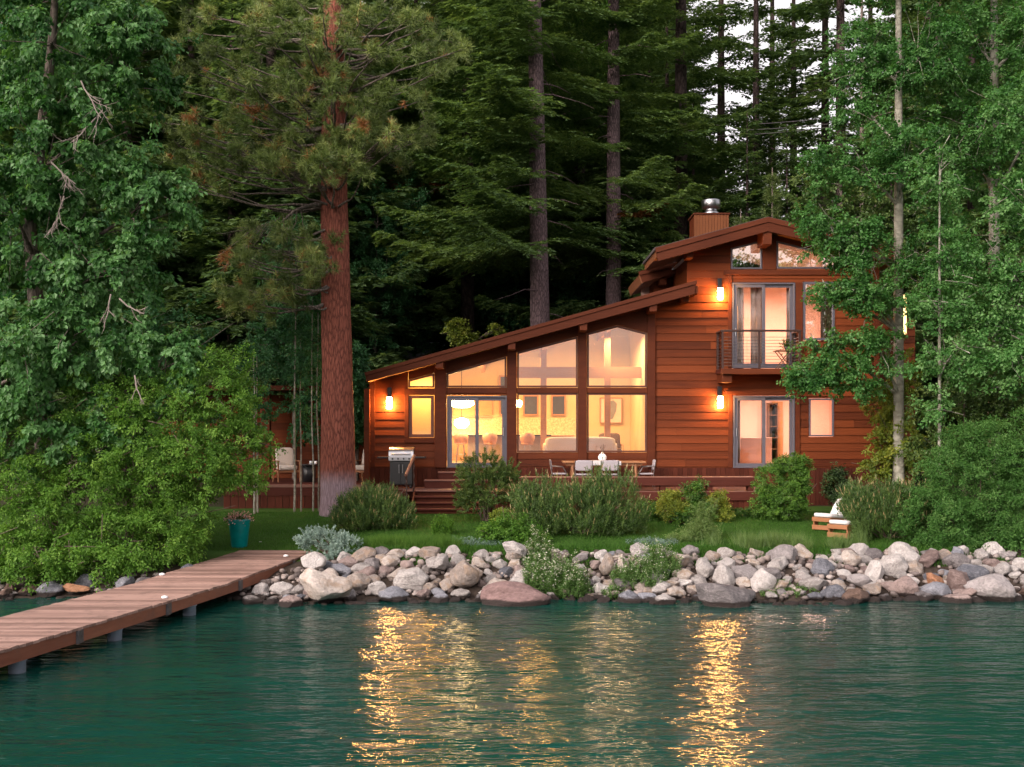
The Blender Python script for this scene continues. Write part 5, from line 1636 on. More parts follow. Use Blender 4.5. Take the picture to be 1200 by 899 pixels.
# grey dead limb stub on the left of the trunk and twiggy dead branches below it
limb(mbr, P(384, 240, Yp), P(345, 247, 29.8), .09, .04, -.06, 8, 8, .18, 3); limb(mbr, P(345, 247, 29.8), P(322, 268, 29.7), .04, .015, 0, 6, 5, .2, 4)
for k in range(16):
    limb(mbr, P(352 - k * 4, 246 + k * 1.5, 29.8), P(350 - k * 7 + rng.uniform(-20, 20), 265 + rng.uniform(0, 60), 29.7), .012, .004, 0, 4, 5, .35, k)
mb.build('trunk', M['pinebark'], pine); mbr.build('branches', M['graybark'], pine)

# --- firs behind the roof: two big ones with bare mauve trunks
def fir(name, label, px, Y, H, z0, rbase, nbr, r0, seed, lean=0.0, mat='fir', bark='firbark', group=None, **kw):
    b = gp(px, Y); t = thing(name, label, 'fir', b, group)
    mb = MB(); trunk(mb, [(b[0], Y, b[2] - .2, r0), (b[0] + lean * .5, Y, b[2] + H * .5, r0 * .6), (b[0] + lean, Y, b[2] + H, .03)], 18, 1.25, .05, 6)
    rg = np.random.default_rng(seed)
    for k in range(26):
        z = b[2] + rg.uniform(z0 * .7, H * .55); az = rg.uniform(0, 6.28); ln = rg.uniform(.8, 2.6)
        limb(mb, (b[0], Y, z), (b[0] + ln * math.cos(az), Y + ln * math.sin(az), z - ln * .25), .03, .006, -.1, 4, 5, .25, k)
    mb.build('trunk', M[bark], t)
    lv = Leaves(); fir_crown(lv, rg, H, z0, rbase, nbr, **kw)
    lv.q = [q + np.array(b) for q in lv.q]
    lv.build('crown', L[mat], t)
    return t


fir('fir_tree', 'tall fir with a thick bare mauve trunk rising behind the middle of the shed roof', 636, 42, 36, 9.0, 5.6, 175, .43, 21, lean=-.6, gap=.95, tl=.2, sector=(.45, 4.5))
fir('fir_tree', 'tall fir with a mauve trunk behind the right half of the shed roof', 719, 45, 38, 6.5, 4.4, 170, .37, 22, gap=.95, tl=.2, sector=(-1.35, math.pi + .3))
fir('fir_tree', 'dark spreading fir with low drooping sprays above the left half of the shed roof', 548, 50, 37, 9.0, 6.4, 200, .36, 23, bark='darkbark', tl=.2)
fir('fir_tree', 'dark fir just left of the chimney with dead twigs on its lower trunk', 798, 50, 37, 5.5, 4.6, 170, .4, 24, gap=.95, bark='darkbark', tl=.2)

# --- background firs and pines: three kinds copied over the hillside
GB = 'conifers of the wooded hill behind the house'
protos = [fir('fir_tree', 'x', 0, 30, 30, 2.0, 4.6, 210, .30, 31, mat='farfir', bark='darkbark', step=.2, tw=.17, tl=.30, group=GB),
          fir('fir_tree', 'x', 0, 30, 27, 1.5, 3.6, 190, .26, 32, mat='farfir', bark='darkbark', step=.2, tw=.17, tl=.30, group=GB),
          fir('fir_tree', 'x', 0, 30, 32, 9, 3.6, 62, .30, 33, mat='farfir', bark='darkbark', step=.21, tw=.17, tl=.30, gap=.85, group=GB)]
rs = random.Random(5)
spots = []
for Yr_, step, jit in ((47, 58, 3), (56, 46, 4), (68, 40, 5), (84, 38, 6), (104, 40, 7)):
    px = -160 + rs.uniform(0, 30)
    while px < 1380:
        spots.append((px + rs.uniform(-12, 12), Yr_ + rs.uniform(-jit, jit))); px += step * rs.uniform(.8, 1.25)
inst = []
for px, Y in spots:
    gap = 855 < px < 1012
    half = 3.0 * F / Y
    near_gap = 855 - half < px < 1012 + half
    left_gap = 225 < px < 285
    if (Y < 52 and 500 < px < 830) or (Y < 66 and 440 < px < 560): continue
    kind = rs.choice([0, 0, 1])
    sc_ = rs.uniform(.85, 1.2)
    if near_gap:
        if Y > 75: continue
        b = gp(px, Y); top = PZ(rs.uniform(150, 215) if gap else rs.uniform(90, 190), Y); sc_ = max(.3, (top - b[2]) / 28)
    elif left_gap and Y > 60: sc_ *= .72
    inst.append((px, Y, kind, sc_))
for px, Y, sc_ in ((886, 58, .95), (967, 56, 1.0), (985, 54, 1.1), (930, 63, .9), (845, 60, 1.0), (1020, 62, .95), (905, 72, 1.05)): inst.append((px, Y, 2, sc_))
inst.sort(key=lambda a: (a[1] // 12, a[0]))
used = set(); names = {0: 'broad dark fir', 1: 'narrow dark fir', 2: 'sparse tall fir with a bare lower trunk'}
bucket = {}
for px, Y, kind, sc_ in inst:
    o = protos[kind] if kind not in used else copy_tree(protos[kind])
    used.add(kind)
    o.location = gp(px, Y); o.scale = (sc_ * rs.uniform(.95, 1.15), sc_ * rs.uniform(.95, 1.15), sc_); o.rotation_euler = (0, 0, rs.uniform(0, 6.28))
    if kind == 2: lab = names[2] + ' against the bright sky'
    else: lab = names[kind] + (' just behind the house' if Y < 52 else ' in the second row behind the house' if Y < 62 else ' on the lower hillside' if Y < 76 else ' high on the hillside' if Y < 94 else ' farthest up the hillside')
    bucket.setdefault(lab, []).append((px, o))
NUM = ['first', 'second', 'third', 'fourth', 'fifth', 'sixth', 'seventh', 'eighth', 'ninth', 'tenth', 'eleventh', 'twelfth', 'thirteenth', 'fourteenth', 'fifteenth', 'sixteenth', 'seventeenth', 'eighteenth', 'nineteenth', 'twentieth']
for lab, lst in bucket.items():
    lst.sort(key=lambda a: a[0])
    for i, (px, o) in enumerate(lst):
        o['label'] = lab if len(lst) == 1 else f'{lab}, {NUM[i] if i < 20 else "number " + str(i + 1)} from the left'

# small pale pine saplings behind the chimney
for px, Y, h, lab in ((905, 43, 12.3, 'young pine behind the gable peak, right of the chimney'), (868, 42, 10.5, 'young bushy conifer right behind the chimney')):
    b = gp(px, Y); t = thing('young_pine', lab, 'young pine', b, 'young conifers behind the chimney'); mb = MB(); trunk(mb, [(b[0], Y, b[2], .12), (b[0], Y, b[2] + h, .02)], 8); mb.build('trunk', M['graybark'], t)
    rg = np.random.default_rng(int(px)); cs, ax = [], []
    for k in range(330):
        f = rg.random() ** .8; az = rg.uniform(0, 6.28); r_ = (1 - f) * 1.7 * rg.uniform(.35, 1) + .1
        cs.append((b[0] + r_ * math.cos(az), Y + r_ * math.sin(az), b[2] + f * h * .97 - r_ * .1)); ax.append((math.cos(az), math.sin(az), .7))
    lv = Leaves(); tufts(lv, rg, np.array(cs), np.array(ax), 34, .24, .014, np.clip(rg.normal(.25, .15, 330), 0, .8), .7); lv.build('crown', L['pine'], t)

# --- right: aspens
def aspen(label, px, Y, top, r0, lobes, ncl, seed, mat='aspen', Ln=.078, per=52, spread=.36, lean=0, tw=11, tintc=.45, name='aspen_tree', cut=None, bark='aspenbark'):
    b = gp(px, Y); tz = PZ(top, Y)
    return broad(name, label, 'tree', b, lobes, ncl, per, Ln, spread, mat, bark, [(b[0], Y, b[2] - .1, r0), (b[0] + lean * .4, Y, b[2] + (tz - b[2]) * .5, r0 * .8), (b[0] + lean, Y, tz, r0 * .35)], seed=seed, tw_every=tw, inner=.3, wr=.85, tintc=tintc, cut=cut)


aspen('tall aspen with a pale grey trunk standing right of the house', 1053, 29.5, -120, .15,
      [lobe(1010, 60, 29.8, 45, 40), lobe(1090, 60, 29.5, 50, 55), lobe(1000, 195, 29, 62, 40), lobe(1065, 175, 28.6, 48, 45), lobe(985, 285, 28.9, 42, 30), lobe(1020, 345, 28.6, 45, 28), lobe(965, 265, 29.2, 28, 28), lobe(1000, 120, 30, 30, 30),
       lobe(975, 435, 28.4, 58, 24, None, .99), lobe(970, 405, 28.6, 36, 12), lobe(1030, 410, 28.6, 40, 24), lobe(1100, 300, 28.8, 40, 60), lobe(1050, -60, 29.5, 90, 70), lobe(1054, 305, 28.7, 26, 22), lobe(1005, 275, 28.7, 38, 26), lobe(972, 345, 28.6, 26, 18), lobe(1000, 312, 28.6, 32, 24), lobe(950, 255, 29, 22, 22), lobe(1005, 395, 28.5, 46, 18, None, .99), lobe(1010, 445, 28.4, 44, 26, None, .99), lobe(955, 442, 28.3, 36, 20, None, .99), lobe(1005, 345, 28.5, 34, 22), lobe(1046, 178, 28.8, 22, 16), lobe(1062, 85, 28.9, 24, 18)], 1420, 11, Ln=.08)
aspen('thin white stemmed young aspen in front of the taller one at right', 1101, 26.8, 172, .045,
      [lobe(1100, 215, 26.8, 34, 38), lobe(1104, 190, 26.8, 16, 28), lobe(1112, 290, 26.7, 36, 36), lobe(1105, 360, 26.7, 50, 32), lobe(1115, 420, 26.7, 46, 40), lobe(1100, 480, 26.7, 30, 26)], 240, 12, Ln=.075, tintc=.6)
aspen('large dense aspen filling the upper right corner of the view', 1165, 30.5, -140, .17,
      [lobe(1150, 60, 30.5, 75, 80), lobe(1215, 150, 29.5, 70, 90), lobe(1150, 200, 31, 70, 60), lobe(1200, 300, 29, 70, 80), lobe(1135, 150, 30, 45, 60), lobe(1180, 400, 29, 75, 60), lobe(1110, 110, 31, 45, 60), lobe(1180, -60, 30.5, 110, 70), lobe(1230, 30, 29.5, 60, 60)], 980, 13, Ln=.085, spread=.42)
aspen('bushy aspen at the right edge above the willow bush', 1215, 27.0, 60, .10,
      [lobe(1190, 130, 27, 40, 40), lobe(1205, 230, 26.6, 50, 50), lobe(1180, 330, 26.6, 56, 42), lobe(1200, 420, 26.4, 60, 50), lobe(1160, 385, 26.8, 40, 30)], 420, 14, Ln=.08, tintc=.62)
aspen('shaded olive green tree rising behind the right end of the gable roof', 985, 44, 190, .16, [lobe(975, 235, 44, 62, 50), lobe(1030, 250, 44, 50, 60), lobe(945, 270, 44, 34, 30), lobe(1010, 330, 43.5, 40, 60), lobe(1090, 300, 44, 60, 90), lobe(1165, 330, 44, 60, 110)], 620, 15, mat='olive', Ln=.11, spread=.5, name='broadleaf_tree', bark='graybark')
aspen('pale leafed tree high between the sky gap and the tall aspen', 1010, 48, -20, .14, [lobe(1025, 60, 48, 36, 60), lobe(1010, 130, 48, 22, 40), lobe(1040, 150, 48, 40, 50), lobe(1090, 200, 48, 60, 80), lobe(1150, 100, 48, 80, 110)], 420, 16, Ln=.12, spread=.55, name='broadleaf_tree', bark='graybark')
aspen('yellow green bush against the right corner of the house', 1050, 30.0, 440, .05, [lobe(1045, 470, 30, 26, 34), lobe(1052, 520, 29.8, 36, 40), lobe(1062, 440, 30, 20, 26), lobe(1035, 545, 29.8, 28, 24)], 300, 17, mat='yellow', Ln=.07, per=46, spread=.26, name='yellow_green_bush', tw=0, bark='stem')
aspen('loose shaded shrubs behind the willow bush at right', 1130, 28.5, 470, .05, [lobe(1130, 470, 28.6, 60, 40), lobe(1190, 480, 28, 50, 40), lobe(1100, 530, 28.2, 40, 30)], 300, 18, mat='olive', Ln=.075, spread=.34, name='broadleaf_shrub', tw=0, bark='stem')
# leafy tree between the firs, behind
aspen('pale leafed broadleaf tree glimpsed between the two big mauve trunks', 683, 54, -10, .16, [lobe(680, 60, 54, 36, 60), lobe(665, 120, 54, 26, 40), lobe(700, 20, 54, 34, 40)], 240, 19, mat='shrub', Ln=.13, spread=.6, tintc=.3, name='broadleaf_tree', tw=0, bark='graybark')
aspen('small bright yellow green bush peeking over the shed roof', 535, 41.5, 380, .05, [lobe(535, 388, 41.5, 17, 14), lobe(545, 398, 41.5, 14, 12), lobe(582, 384, 41.6, 9, 10)], 90, 20, mat='yellow', Ln=.09, per=40, spread=.3, name='yellow_green_bush', tw=0, bark='stem')

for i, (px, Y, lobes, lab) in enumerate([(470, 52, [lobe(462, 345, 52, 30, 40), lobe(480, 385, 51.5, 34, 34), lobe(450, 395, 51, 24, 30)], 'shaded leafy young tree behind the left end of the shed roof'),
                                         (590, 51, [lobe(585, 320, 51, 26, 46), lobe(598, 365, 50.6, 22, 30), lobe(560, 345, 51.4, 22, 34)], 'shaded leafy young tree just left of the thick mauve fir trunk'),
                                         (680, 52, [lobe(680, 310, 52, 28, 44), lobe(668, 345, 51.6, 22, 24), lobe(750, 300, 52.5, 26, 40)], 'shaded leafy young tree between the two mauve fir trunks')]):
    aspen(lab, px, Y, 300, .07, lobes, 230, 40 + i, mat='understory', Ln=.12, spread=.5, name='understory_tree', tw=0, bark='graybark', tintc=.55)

# --- shrubs of the garden
def bush(name, label, base, lobes, n, mode, mat, seed, group=None, Ln=.06, low=-.2, stems=14, inner=.55, **kw):
    rng = np.random.default_rng(seed)
    t = thing(name, label, 'shrub' if 'shrub' in name or 'bush' in name or 'pine' in name else 'plant', base, group)
    lv = Leaves()
    if mode == 'shoots':
        c, d = dome_points(rng, lobes, n, low, inner)
        a = unit(d * np.array((.5, .5, .3)) + np.array((0, 0, .9)) + rng.normal(size=(n, 3)) * .16)
        c2, d2 = dome_points(rng, lobes, int(n * .9), low, .15); k = 46; ix = np.repeat(np.arange(len(c2)), k)
        q2 = c2[ix] * 1.0 + rdir(rng, len(ix)) * (.13 * rng.random(len(ix)) ** .5)[:, None]; a2 = unit(d2[ix] * .4 + np.array((0, 0, .9)) + rdir(rng, len(ix)) * .7)
        lv.leaf(q2, a2, rdir(rng, len(ix)), .07 * rng.uniform(.6, 1.3, len(ix)), .016, np.clip(rng.normal(.3, .16, len(ix)), 0, .7))
        shoots(lv, rng, c - a * .12, a, kw.get('slen', .26), kw.get('nn', 46), kw.get('nl', .06), kw.get('nw', .0125), kw.get('tc', .45), kw.get('candle', .6))
    elif mode == 'leaf':
        crown(lv, rng, lobes, n, kw.get('per', 40), Ln, kw.get('spread', .2), kw.get('droop', .1), kw.get('ld', .1), kw.get('tc', .45), kw.get('ts', .14), kw.get('wr', .55), inner)
    elif mode == 'feather':
        c, d = dome_points(rng, lobes, n, low, inner)
        a = unit(d * .9 + np.array((0, 0, .45)) + rng.normal(size=(n, 3)) * .35)
        k = kw.get('per', 40); ix = np.repeat(np.arange(n), k); tt = rng.random(n * k); sl = kw.get('slen', .24) * rng.uniform(.6, 1.3, n)
        pos = c[ix] + a[ix] * (tt * sl[ix])[:, None]; dd = a[ix] * .6 + rdir(rng, n * k) * .8
        lv.leaf(pos, dd, rdir(rng, n * k) + np.array((0, 0, .6)), Ln * rng.uniform(.6, 1.2, n * k), Ln * kw.get('wr', .3), np.clip(rng.normal(kw.get('tc', .45), .15, n)[ix] + rng.normal(0, .1, n * k) + .12 * tt, 0, kw.get('cap', 1)))
    elif mode == 'herb':
        # many upright leafy stems
        cs = []
        for lb in lobes:
            c0, r_, _ = lb
            for _ in range(int(n * lb[2] / sum(q[2] for q in lobes))):
                th, q = rng.uniform(0, 6.28), rng.random() ** .5
                x, y = c0[0] + r_[0] * q * math.cos(th), c0[1] + r_[1] * q * math.sin(th)
                z0 = max(ground(x, y), .02) if kw.get('onground', True) else c0[2] - r_[2]
                h = max(.08, (c0[2] + r_[2] * (1 - .6 * q * q)) - z0) * rng.uniform(.55, 1.05)
                cs.append((x, y, z0, h, rng.normal(0, .16), rng.normal(0, .16)))
        for (x, y, z0, h, lx, ly) in cs:
            k = max(6, int(h * kw.get('dens', 170))); tt = rng.random(k) ** .8
            pos = np.stack([x + lx * tt * tt * h * 1.3, y + ly * tt * tt * h * 1.3, z0 + h * tt], 1) + rng.normal(size=(k, 3)) * .02
            dd = rdir(rng, k) * np.array((1, 1, .4)) + np.array((0, 0, .45))
            fl = (tt > .8) & (rng.random(k) < kw.get('flower', 0))
            lv.leaf(pos, dd, np.array((0, 0, 1.)) + rng.normal(size=(k, 3)) * .4, Ln * rng.uniform(.5, 1.2, k) * np.where(fl, .6, 1), Ln * np.where(fl, .5, kw.get('wr', .35)), np.where(fl, .97, np.clip(rng.normal(kw.get('tc', .5), .16, k), 0, .86)))
            stl = np.array([[x, y, z0]]); lv.needle(stl, np.array([[lx * h * 1.2, ly * h * 1.2, h]]), h * .95, .012, np.array([.25]), rng)
    lv.build('foliage', L[mat], t)
    if stems:
        mb = MB()
        for k in range(stems):
            lb = lobes[k % len(lobes)]; e = Vector(lb[0]) + Vector(rng.normal(size=3)) * float(min(lb[1])) * .45
            limb(mb, (base[0] + rng.normal(0, .06), base[1] + rng.normal(0, .06), base[2] - .05), e, .022, .007, 0, 5, 5, .2, k)
        mb.build('stems', M['stem'], t)
    return t


GD = 'dwarf mountain pines in the garden'
bush('dwarf_pine', 'rounded dwarf pine with pale candles in front of the whitened pine trunk', gp(436, 27.6), [lobe(436, 600, 27.6, 44, 34, .8), lobe(412, 604, 27.4, 24, 26, .5), lobe(462, 606, 27.5, 24, 24, .5)], 760, 'shoots', 'mugo', 51, GD, slen=.2, nl=.055, candle=.45, tc=.78)
bush('dwarf_pine', 'biggest dwarf pine with upright candles in front of the dining table', gp(680, 26.6), [lobe(636, 606, 26.6, 36, 44, .8), lobe(680, 608, 26.4, 48, 44, .9), lobe(724, 602, 26.6, 32, 50, .8), lobe(616, 590, 26.7, 14, 28, .5), lobe(700, 590, 26.7, 20, 40, .5)], 820, 'shoots', 'mugo', 52, GD, slen=.42, nn=60, nl=.06, candle=.45, tc=.46)
bush('dwarf_pine', 'dwarf pine with brownish candles right of the lounge chairs', gp(1040, 25.8), [lobe(1040, 602, 25.8, 42, 40, .8), lobe(1010, 600, 25.7, 20, 36, .5), lobe(1070, 600, 25.8, 24, 36, .5)], 640, 'shoots', 'mugo', 53, GD, slen=.28, nn=50, candle=.6, tc=.4)
bush('young_conifer_shrub', 'small upright pine shoot standing left of the brownish dwarf pine', gp(994, 26.0), [lobe(994, 592, 26.0, 9, 26, .25)], 60, 'shoots', 'mugo', 54, None, slen=.25, nn=44, candle=.8, tc=.4, stems=3)
bush('round_shrub', 'clipped rounded bright green shrub in front of the lower right door', gp(920, 29.3), [lobe(920, 566, 29.3, 33, 32, .8), lobe(914, 590, 29.2, 30, 24, .75), lobe(930, 552, 29.3, 22, 18, .5)], 900, 'leaf', 'boxwood', 55, None, Ln=.05, per=42, spread=.16, inner=.8)
bush('upright_shrub', 'tall dark green feathery shrub beside the wooden steps', gp(570, 29.0), [lobe(566, 555, 29, 26, 22, .6), lobe(572, 580, 29, 36, 28, .75), lobe(590, 560, 29, 16, 18, .4), lobe(556, 590, 28.9, 20, 16, .5)], 760, 'feather', 'olive', 56, None, Ln=.06, tc=.42, per=44, slen=.22)
bush('low_shrub', 'low glossy green shrub at the right foot of the biggest dwarf pine', gp(762, 29.4), [lobe(762, 600, 29.4, 14, 14, .5), lobe(755, 606, 29.2, 12, 9, .4)], 170, 'leaf', 'boxwood', 57, None, Ln=.055, per=40, spread=.16, tc=.4)
bush('yellow_shrub', 'yellow leafed shrub in front of the bench, left one', gp(789, 28.6), [lobe(786, 590, 28.6, 16, 15, .45), lobe(796, 600, 28.5, 14, 12, .4)], 170, 'leaf', 'yellow', 58, 'yellow leafed shrubs by the deck', Ln=.06, per=34, spread=.2, tc=.55)
bush('yellow_shrub', 'yellow leafed shrub in front of the bench, right one under the stems', gp(838, 28.8), [lobe(838, 592, 28.8, 15, 16, .45), lobe(845, 602, 28.7, 10, 10, .35)], 130, 'leaf', 'yellow', 59, 'yellow leafed shrubs by the deck', Ln=.06, per=34, spread=.2, tc=.45)
bush('green_shrub', 'upright green shrub between the two yellow leafed shrubs', gp(815, 28.7), [lobe(815, 578, 28.7, 13, 17, .35), lobe(820, 598, 28.6, 18, 18, .5), lobe(803, 610, 28.2, 14, 14, .4)], 260, 'leaf', 'boxwood', 60, None, Ln=.06, per=36, spread=.2, tc=.3)
bush('hedge', 'low dark green hedge along the skirt of the deck', gp(865, 29.9), [lobe(856, 607, 29.9, 16, 11, .4), lobe(880, 605, 29.9, 18, 11, .4), lobe(838, 609, 29.9, 12, 9, .35)], 330, 'leaf', 'boxwood', 61, None, Ln=.05, per=38, spread=.14, tc=.25)
bush('yellow_shrub', 'small lime yellow shrub tucked under the tall feathery shrub', gp(590, 27.6), [lobe(590, 604, 27.6, 14, 8, .35)], 90, 'leaf', 'yellow', 62, 'yellow leafed shrubs by the deck', Ln=.05, per=34, spread=.16, tc=.4)
bush('lawn_shrub', 'soft mid green leafy shrub on the bank left of the biggest dwarf pine', gp(600, 25.4), [lobe(592, 626, 25.4, 30, 24, .6), lobe(620, 632, 25.3, 26, 20, .5), lobe(575, 636, 25.2, 16, 14, .4)], 420, 'leaf', 'shrub', 63, None, Ln=.06, per=40, spread=.2, tc=.35, inner=.4)
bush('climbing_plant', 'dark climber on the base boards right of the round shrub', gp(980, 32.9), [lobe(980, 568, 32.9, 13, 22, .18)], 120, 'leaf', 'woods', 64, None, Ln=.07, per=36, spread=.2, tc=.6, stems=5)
bush('willow_bush', 'large grey green willow bush overhanging the rocks at the right edge', gp(1140, 25.2), [lobe(1140, 565, 25.2, 62, 62, 1.2), lobe(1100, 610, 24.8, 48, 46, 1), lobe(1180, 610, 24.8, 60, 60, 1.1), lobe(1170, 530, 25.4, 60, 46, 1.1), lobe(1130, 645, 24.4, 46, 24, .7), lobe(1195, 650, 24.2, 40, 34, .7)], 1900, 'leaf', 'willow', 65, None, Ln=.065, per=46, spread=.26, tc=.5, ts=.12, wr=.4, inner=.6)
bush('juniper', 'spreading blue green juniper spilling over the rocks by the dock end', gp(388, 24.6), [lobe(378, 634, 24.5, 28, 11, .5), lobe(402, 642, 24.2, 18, 12, .45), lobe(398, 655, 23.8, 12, 10, .35), lobe(362, 630, 24.7, 14, 6, .3)], 480, 'feather', 'juniper', 66, None, Ln=.045, per=34, slen=.14, tc=.5, wr=.4, low=-.5)
bush('flowering_weed', 'tall weeds with white flowers over the rocks right of the mauve slab', gp(650, 23.0), [lobe(648, 680, 22.4, 34, 36, .5, 1), lobe(634, 650, 23.0, 10, 34, .25, .4), lobe(668, 686, 22.1, 24, 24, .4, .7), lobe(626, 668, 23.1, 14, 20, .3, .4)], 420, 'herb', 'herb', 67, 'weeds on the rock bank', Ln=.06, flower=.30, tc=.45, stems=0)
bush('flowering_weed', 'sparser weeds with a few white flowers left of the grey slab', gp(755, 23.0), [lobe(750, 684, 22.25, 34, 36, .4, 1), lobe(775, 668, 22.6, 24, 34, .35, .6), lobe(718, 700, 21.9, 16, 16, .3, .3)], 260, 'herb', 'herb', 68, 'weeds on the rock bank', Ln=.055, flower=.16, tc=.5, stems=0)
bush('waterside_weed', 'low bright weeds at the waterline right of the grey slab', gp(925, 21.9), [lobe(925, 707, 21.75, 34, 13, .2, 1), lobe(915, 700, 21.9, 14, 20, .2, .5)], 170, 'herb', 'herb', 69, 'weeds on the rock bank', Ln=.05, tc=.55, stems=0)
bush('garden_plant', 'pale feathery green plant in front of the yellow shrubs', gp(822, 25.6), [lobe(822, 625, 25.6, 22, 22, .4, 1), lobe(800, 634, 25.3, 20, 14, .35, .7), lobe(826, 605, 25.8, 9, 24, .2, .4)], 190, 'herb', 'tallgrass', 70, 'loose plants on the bank top', Ln=.075, wr=.2, tc=.55, stems=0, dens=120)
bush('garden_plant', 'bluish spurge like plants right of the biggest dwarf pine', gp(758, 25.0), [lobe(760, 640, 25, 26, 10, .4, 1), lobe(780, 645, 24.8, 16, 9, .35, .6)], 110, 'herb', 'juniper', 71, 'loose plants on the bank top', Ln=.05, tc=.4, stems=0)
bush('garden_plant', 'small leafy plant on the lawn below the wooden steps', gp(518, 26.4), [lobe(518, 618, 26.4, 13, 15, .3, 1)], 60, 'herb', 'shrub', 72, 'loose plants on the bank top', Ln=.06, tc=.35, stems=0)
bush('garden_plant', 'grey green plant beside the lounge chairs at the foot of the dwarf pine', gp(1008, 25.4), [lobe(1008, 620, 25.4, 10, 26, .25, 1)], 60, 'herb', 'tallgrass', 73, 'loose plants on the bank top', Ln=.07, wr=.2, tc=.4, stems=0)
bush('garden_plant', 'low bluish herbs under the small leafy plant, below the steps', gp(540, 25.0), [lobe(525, 636, 25, 40, 5, .4, 1), lobe(565, 640, 24.8, 26, 6, .35, .5)], 150, 'herb', 'juniper', 74, 'loose plants on the bank top', Ln=.05, tc=.3, stems=0)
# flowers in the planter
c = np.array((PX(280.5, 26.1), 26.1, .53 + .68))
t = thing('flowers', 'pink flowers with dark leaves growing in the teal planter', 'flowers', tuple(c))
rng = np.random.default_rng(90); lv = Leaves(); n = 700
d = unit(rng.normal(size=(n, 3)) * np.array((1, 1, .5)) + np.array((-.15, 0, .45))); rd_ = rng.uniform(.05, .30, n)
lv.leaf(c + d * rd_[:, None] * np.array((1.15, 1.15, .7)), d + rng.normal(size=(n, 3)) * .5, rng.normal(size=(n, 3)) + np.array((0, -.3, 1)), .05, .035, np.where((rd_ > .15) & (rng.random(n) < .75), rng.uniform(.5, 1, n), rng.uniform(0, .33, n)))
lv.build('blossoms', L['flower'], t)
mb = MB()
for k in range(12): mb.tube([tuple(c + np.array((0, 0, -.04))), tuple(c + d[k] * .2)], [.006, .003], 4)
mb.build('stems', M['stem'], t)

# --- grass: lawn blades (nobody could count them)
def blades(name, label, n, area_fn, h, w, mat, seed, tc=.45):
    rng = np.random.default_rng(seed); P_ = area_fn(rng, n)
    z = np.array([ground(float(a), float(b_)) for a, b_ in P_]); pos = np.column_stack([P_, z - .005])
    d = np.column_stack([rng.normal(0, .35, len(P_)), rng.normal(0, .35, len(P_)), np.ones(len(P_))])
    lv = Leaves(); lv.needle(pos, d, h * rng.uniform(.5, 1.3, len(P_)), w, np.clip(rng.normal(tc, .2, len(P_)), 0, 1), rng)
    o = lv.build(name, L[mat]); tag(o, label, 'grass', kind='stuff'); return o


def lawn_area(rng, n):
    Y = rng.uniform(23.7, 31.0, n); x = rng.uniform(-8.5, 10.5, n); k = ~((x < -3.9) & (Y < 25.6)); return np.column_stack([x, Y])[k]


blades('lawn_grass', 'short mown green lawn between the deck and the rocks', 190000, lawn_area, .06, .007, 'grass', 80)


def patch(spots):
    def f(rng, n):
        ids = rng.integers(0, len(spots), n); s_ = np.array(spots)[ids]; a = rng.normal(size=(n, 2)) * .5
        Y = s_[:, 1] + a[:, 1] * s_[:, 3]; x = (s_[:, 0] - CX) * s_[:, 1] / F + a[:, 0] * s_[:, 2]
        return np.column_stack([x, Y])
    return f


blades('tall_grass', 'tufts of taller grass along the top of the rock bank', 15000, patch([(rs.uniform(405, 530), rs.uniform(24.0, 24.9), rs.uniform(.12, .3), .14) for _ in range(34)]), .25, .009, 'grass', 81, .75)
blades('seeding_grass', 'pale seeding grass along the lawn edge in front of the lounge chairs', 5200, patch([(rs.uniform(860, 990), rs.uniform(23.9, 24.7), rs.uniform(.08, .22), .12) for _ in range(26)] + [(835, 24.7, .2, .2), (1008, 24.8, .15, .2)]), .34, .009, 'tallgrass', 82, .4)


def leaf_area(rng, n):
    Y = 23.0 + rng.random(n) * 1.4; x = rng.uniform(-3.6, 10.5, n); return np.column_stack([x, Y])


o = blades('ground_cover', 'low leafy ground cover along the top of the rock bank', 26000, leaf_area, .09, .022, 'grass', 83, .4)

# wires crossing between the trees behind the gable
for i, (ya, yb_) in enumerate(((147, 138), (153, 145), (160, 149), (214, 208), (222, 218))):
    a, b_ = P(790 if i < 3 else 850, ya, 50), P(975 if i < 3 else 940, yb_, 50)
    m = MB(); m.tube([a.lerp(b_, k / 8) + Vector((0, 0, -.12 * math.sin(math.pi * k / 8))) for k in range(9)], .016, 5)
    tag(m.build('power_line', M['cable']), ['highest of the three wires crossing the trees right of the chimney', 'middle one of the three upper wires right of the chimney', 'lowest of the three upper wires right of the chimney', 'upper wire of the lower pair above the gable', 'lower wire of the lower pair above the gable'][i], 'wire', 'wires crossing the trees behind the gable')

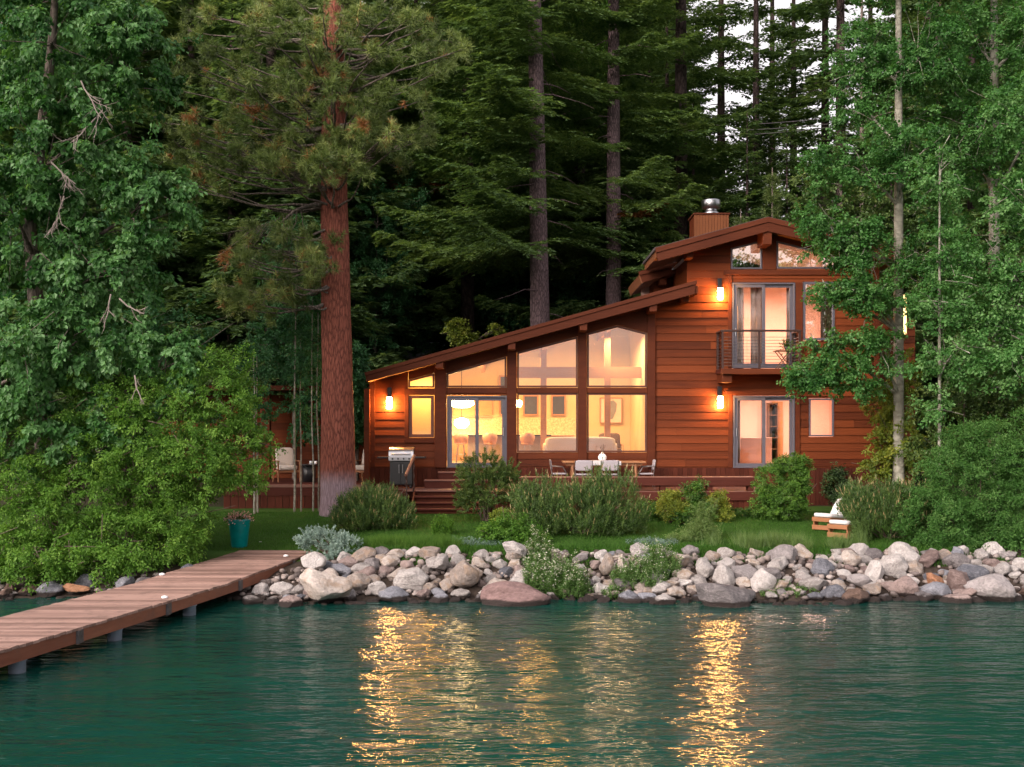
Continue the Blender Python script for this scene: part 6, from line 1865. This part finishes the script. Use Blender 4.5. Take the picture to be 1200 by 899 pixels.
# a car parked on the road up the hill
Y = 65.0; c = (PX(500, Y), Y, ground(PX(500, Y), Y) + .05)
t = thing('parked_car', 'silver blue parked car glimpsed between the trees above the left end of the roof', 'car', c)
m = MB(); prof = [(-2.2, .35), (-2.25, .7), (-2.1, .88), (-1.2, .98), (-.6, 1.42), (.9, 1.46), (1.6, 1.02), (2.1, .92), (2.25, .6), (2.2, .35)]
m.prism([(c[0] + a, c[2] + b_) for a, b_ in prof], Y - .85, Y + .85); bd_ = m.build('body', plain('silver blue paint', (0.42, 0.46, 0.55), .25, .5), t, .05)
m = MB(); m.prism([(c[0] + a, c[2] + b_) for a, b_ in [(-1.0, 1.0), (-.52, 1.36), (.86, 1.4), (1.4, 1.03)]], Y - .865, Y - .852); m.build('side_window', M['nightglass'], bd_)
for dx in (-1.4, 1.4):
    for dy in (-.8, .8):
        m = MB(); m.tube([(c[0] + dx, Y + dy - .1, c[2] + .33), (c[0] + dx, Y + dy + .1, c[2] + .33)], .33, 20); w_ = m.build('wheel', M['black'], t)
        m = MB(); m.tube([(c[0] + dx, Y + dy - .11, c[2] + .33), (c[0] + dx, Y + dy - .102, c[2] + .33)], .2, 16); m.build('rim', M['steel'], w_)
for dy in (-.6, .6):
    m = MB(); m.soft((c[0] - 2.22, Y + dy, c[2] + .72), (.08, .34, .14)); m.build('headlight', M['white'], t)
# ------------------------------------------------------------------ sky, sun, camera
w = bpy.data.worlds.new('World'); scene.world = w; w.use_nodes = True
nt = w.node_tree
for n in list(nt.nodes): nt.nodes.remove(n)
SUN_EL, SUN_AZ = R(28), R(222)            # low evening light over the lake, behind the camera and to the left
sk = nt.nodes.new('ShaderNodeTexSky'); sk.sky_type = 'NISHITA'; sk.sun_disc = False
sk.sun_elevation = SUN_EL; sk.sun_rotation = SUN_AZ; sk.air_density = 1.2; sk.dust_density = 7.0; sk.ozone_density = 1.0
hs = nt.nodes.new('ShaderNodeHueSaturation'); hs.inputs['Saturation'].default_value = 0.3
nt.links.new(sk.outputs[0], hs.inputs['Color'])
bg = nt.nodes.new('ShaderNodeBackground'); bg.inputs['Strength'].default_value = 0.15
clear = mixc(nt, 1.0, hs.outputs['Color'], (0.76, 0.69, 0.67), 'MULTIPLY')
nt.links.new(mixc(nt, 1.0, clear, (1.75, 1.62, 1.62), 'ADD'), bg.inputs['Color'])     # clear sky seen through a thin veil of cloud
out = nt.nodes.new('ShaderNodeOutputWorld'); nt.links.new(bg.outputs[0], out.inputs['Surface'])
sl_ = bpy.data.lights.new('sun', 'SUN'); sl_.energy = 0.5; sl_.angle = R(40); sl_.color = (1.0, 0.9, 0.82)
so = bpy.data.objects.new('sun', sl_); COL.objects.link(so)
d = Vector((math.sin(SUN_AZ) * math.cos(SUN_EL), math.cos(SUN_AZ) * math.cos(SUN_EL), math.sin(SUN_EL)))
so.rotation_euler = (-d).to_track_quat('-Z', 'Y').to_euler(); so.location = d * 60

cam = bpy.data.cameras.new('camera'); co = bpy.data.objects.new('camera', cam); COL.objects.link(co)
co.location = (0, 0, CZ); co.rotation_euler = (R(90), 0, 0)
cam.sensor_width = 36; cam.lens = 36 * F / 1200; cam.shift_y = (HY - 449.5) / 1200; cam.clip_end = 3000; cam.clip_start = .1
scene.camera = co
scene.view_settings.view_transform = 'Standard'; scene.view_settings.look = 'None'; scene.view_settings.exposure = 1.14; scene.view_settings.gamma = 1
scene.view_settings.use_curve_mapping = False
cy_ = scene.cycles
scene.render.engine = 'CYCLES'
cy_.max_bounces = 8; cy_.diffuse_bounces = 3; cy_.glossy_bounces = 3; cy_.transmission_bounces = 4; cy_.transparent_max_bounces = 10
cy_.caustics_reflective = False; cy_.caustics_refractive = False; cy_.sample_clamp_indirect = 4.0
cy_.use_denoising = True
try: cy_.denoiser = 'OPENIMAGEDENOISE'; cy_.denoising_input_passes = 'RGB_ALBEDO_NORMAL'
except Exception: pass
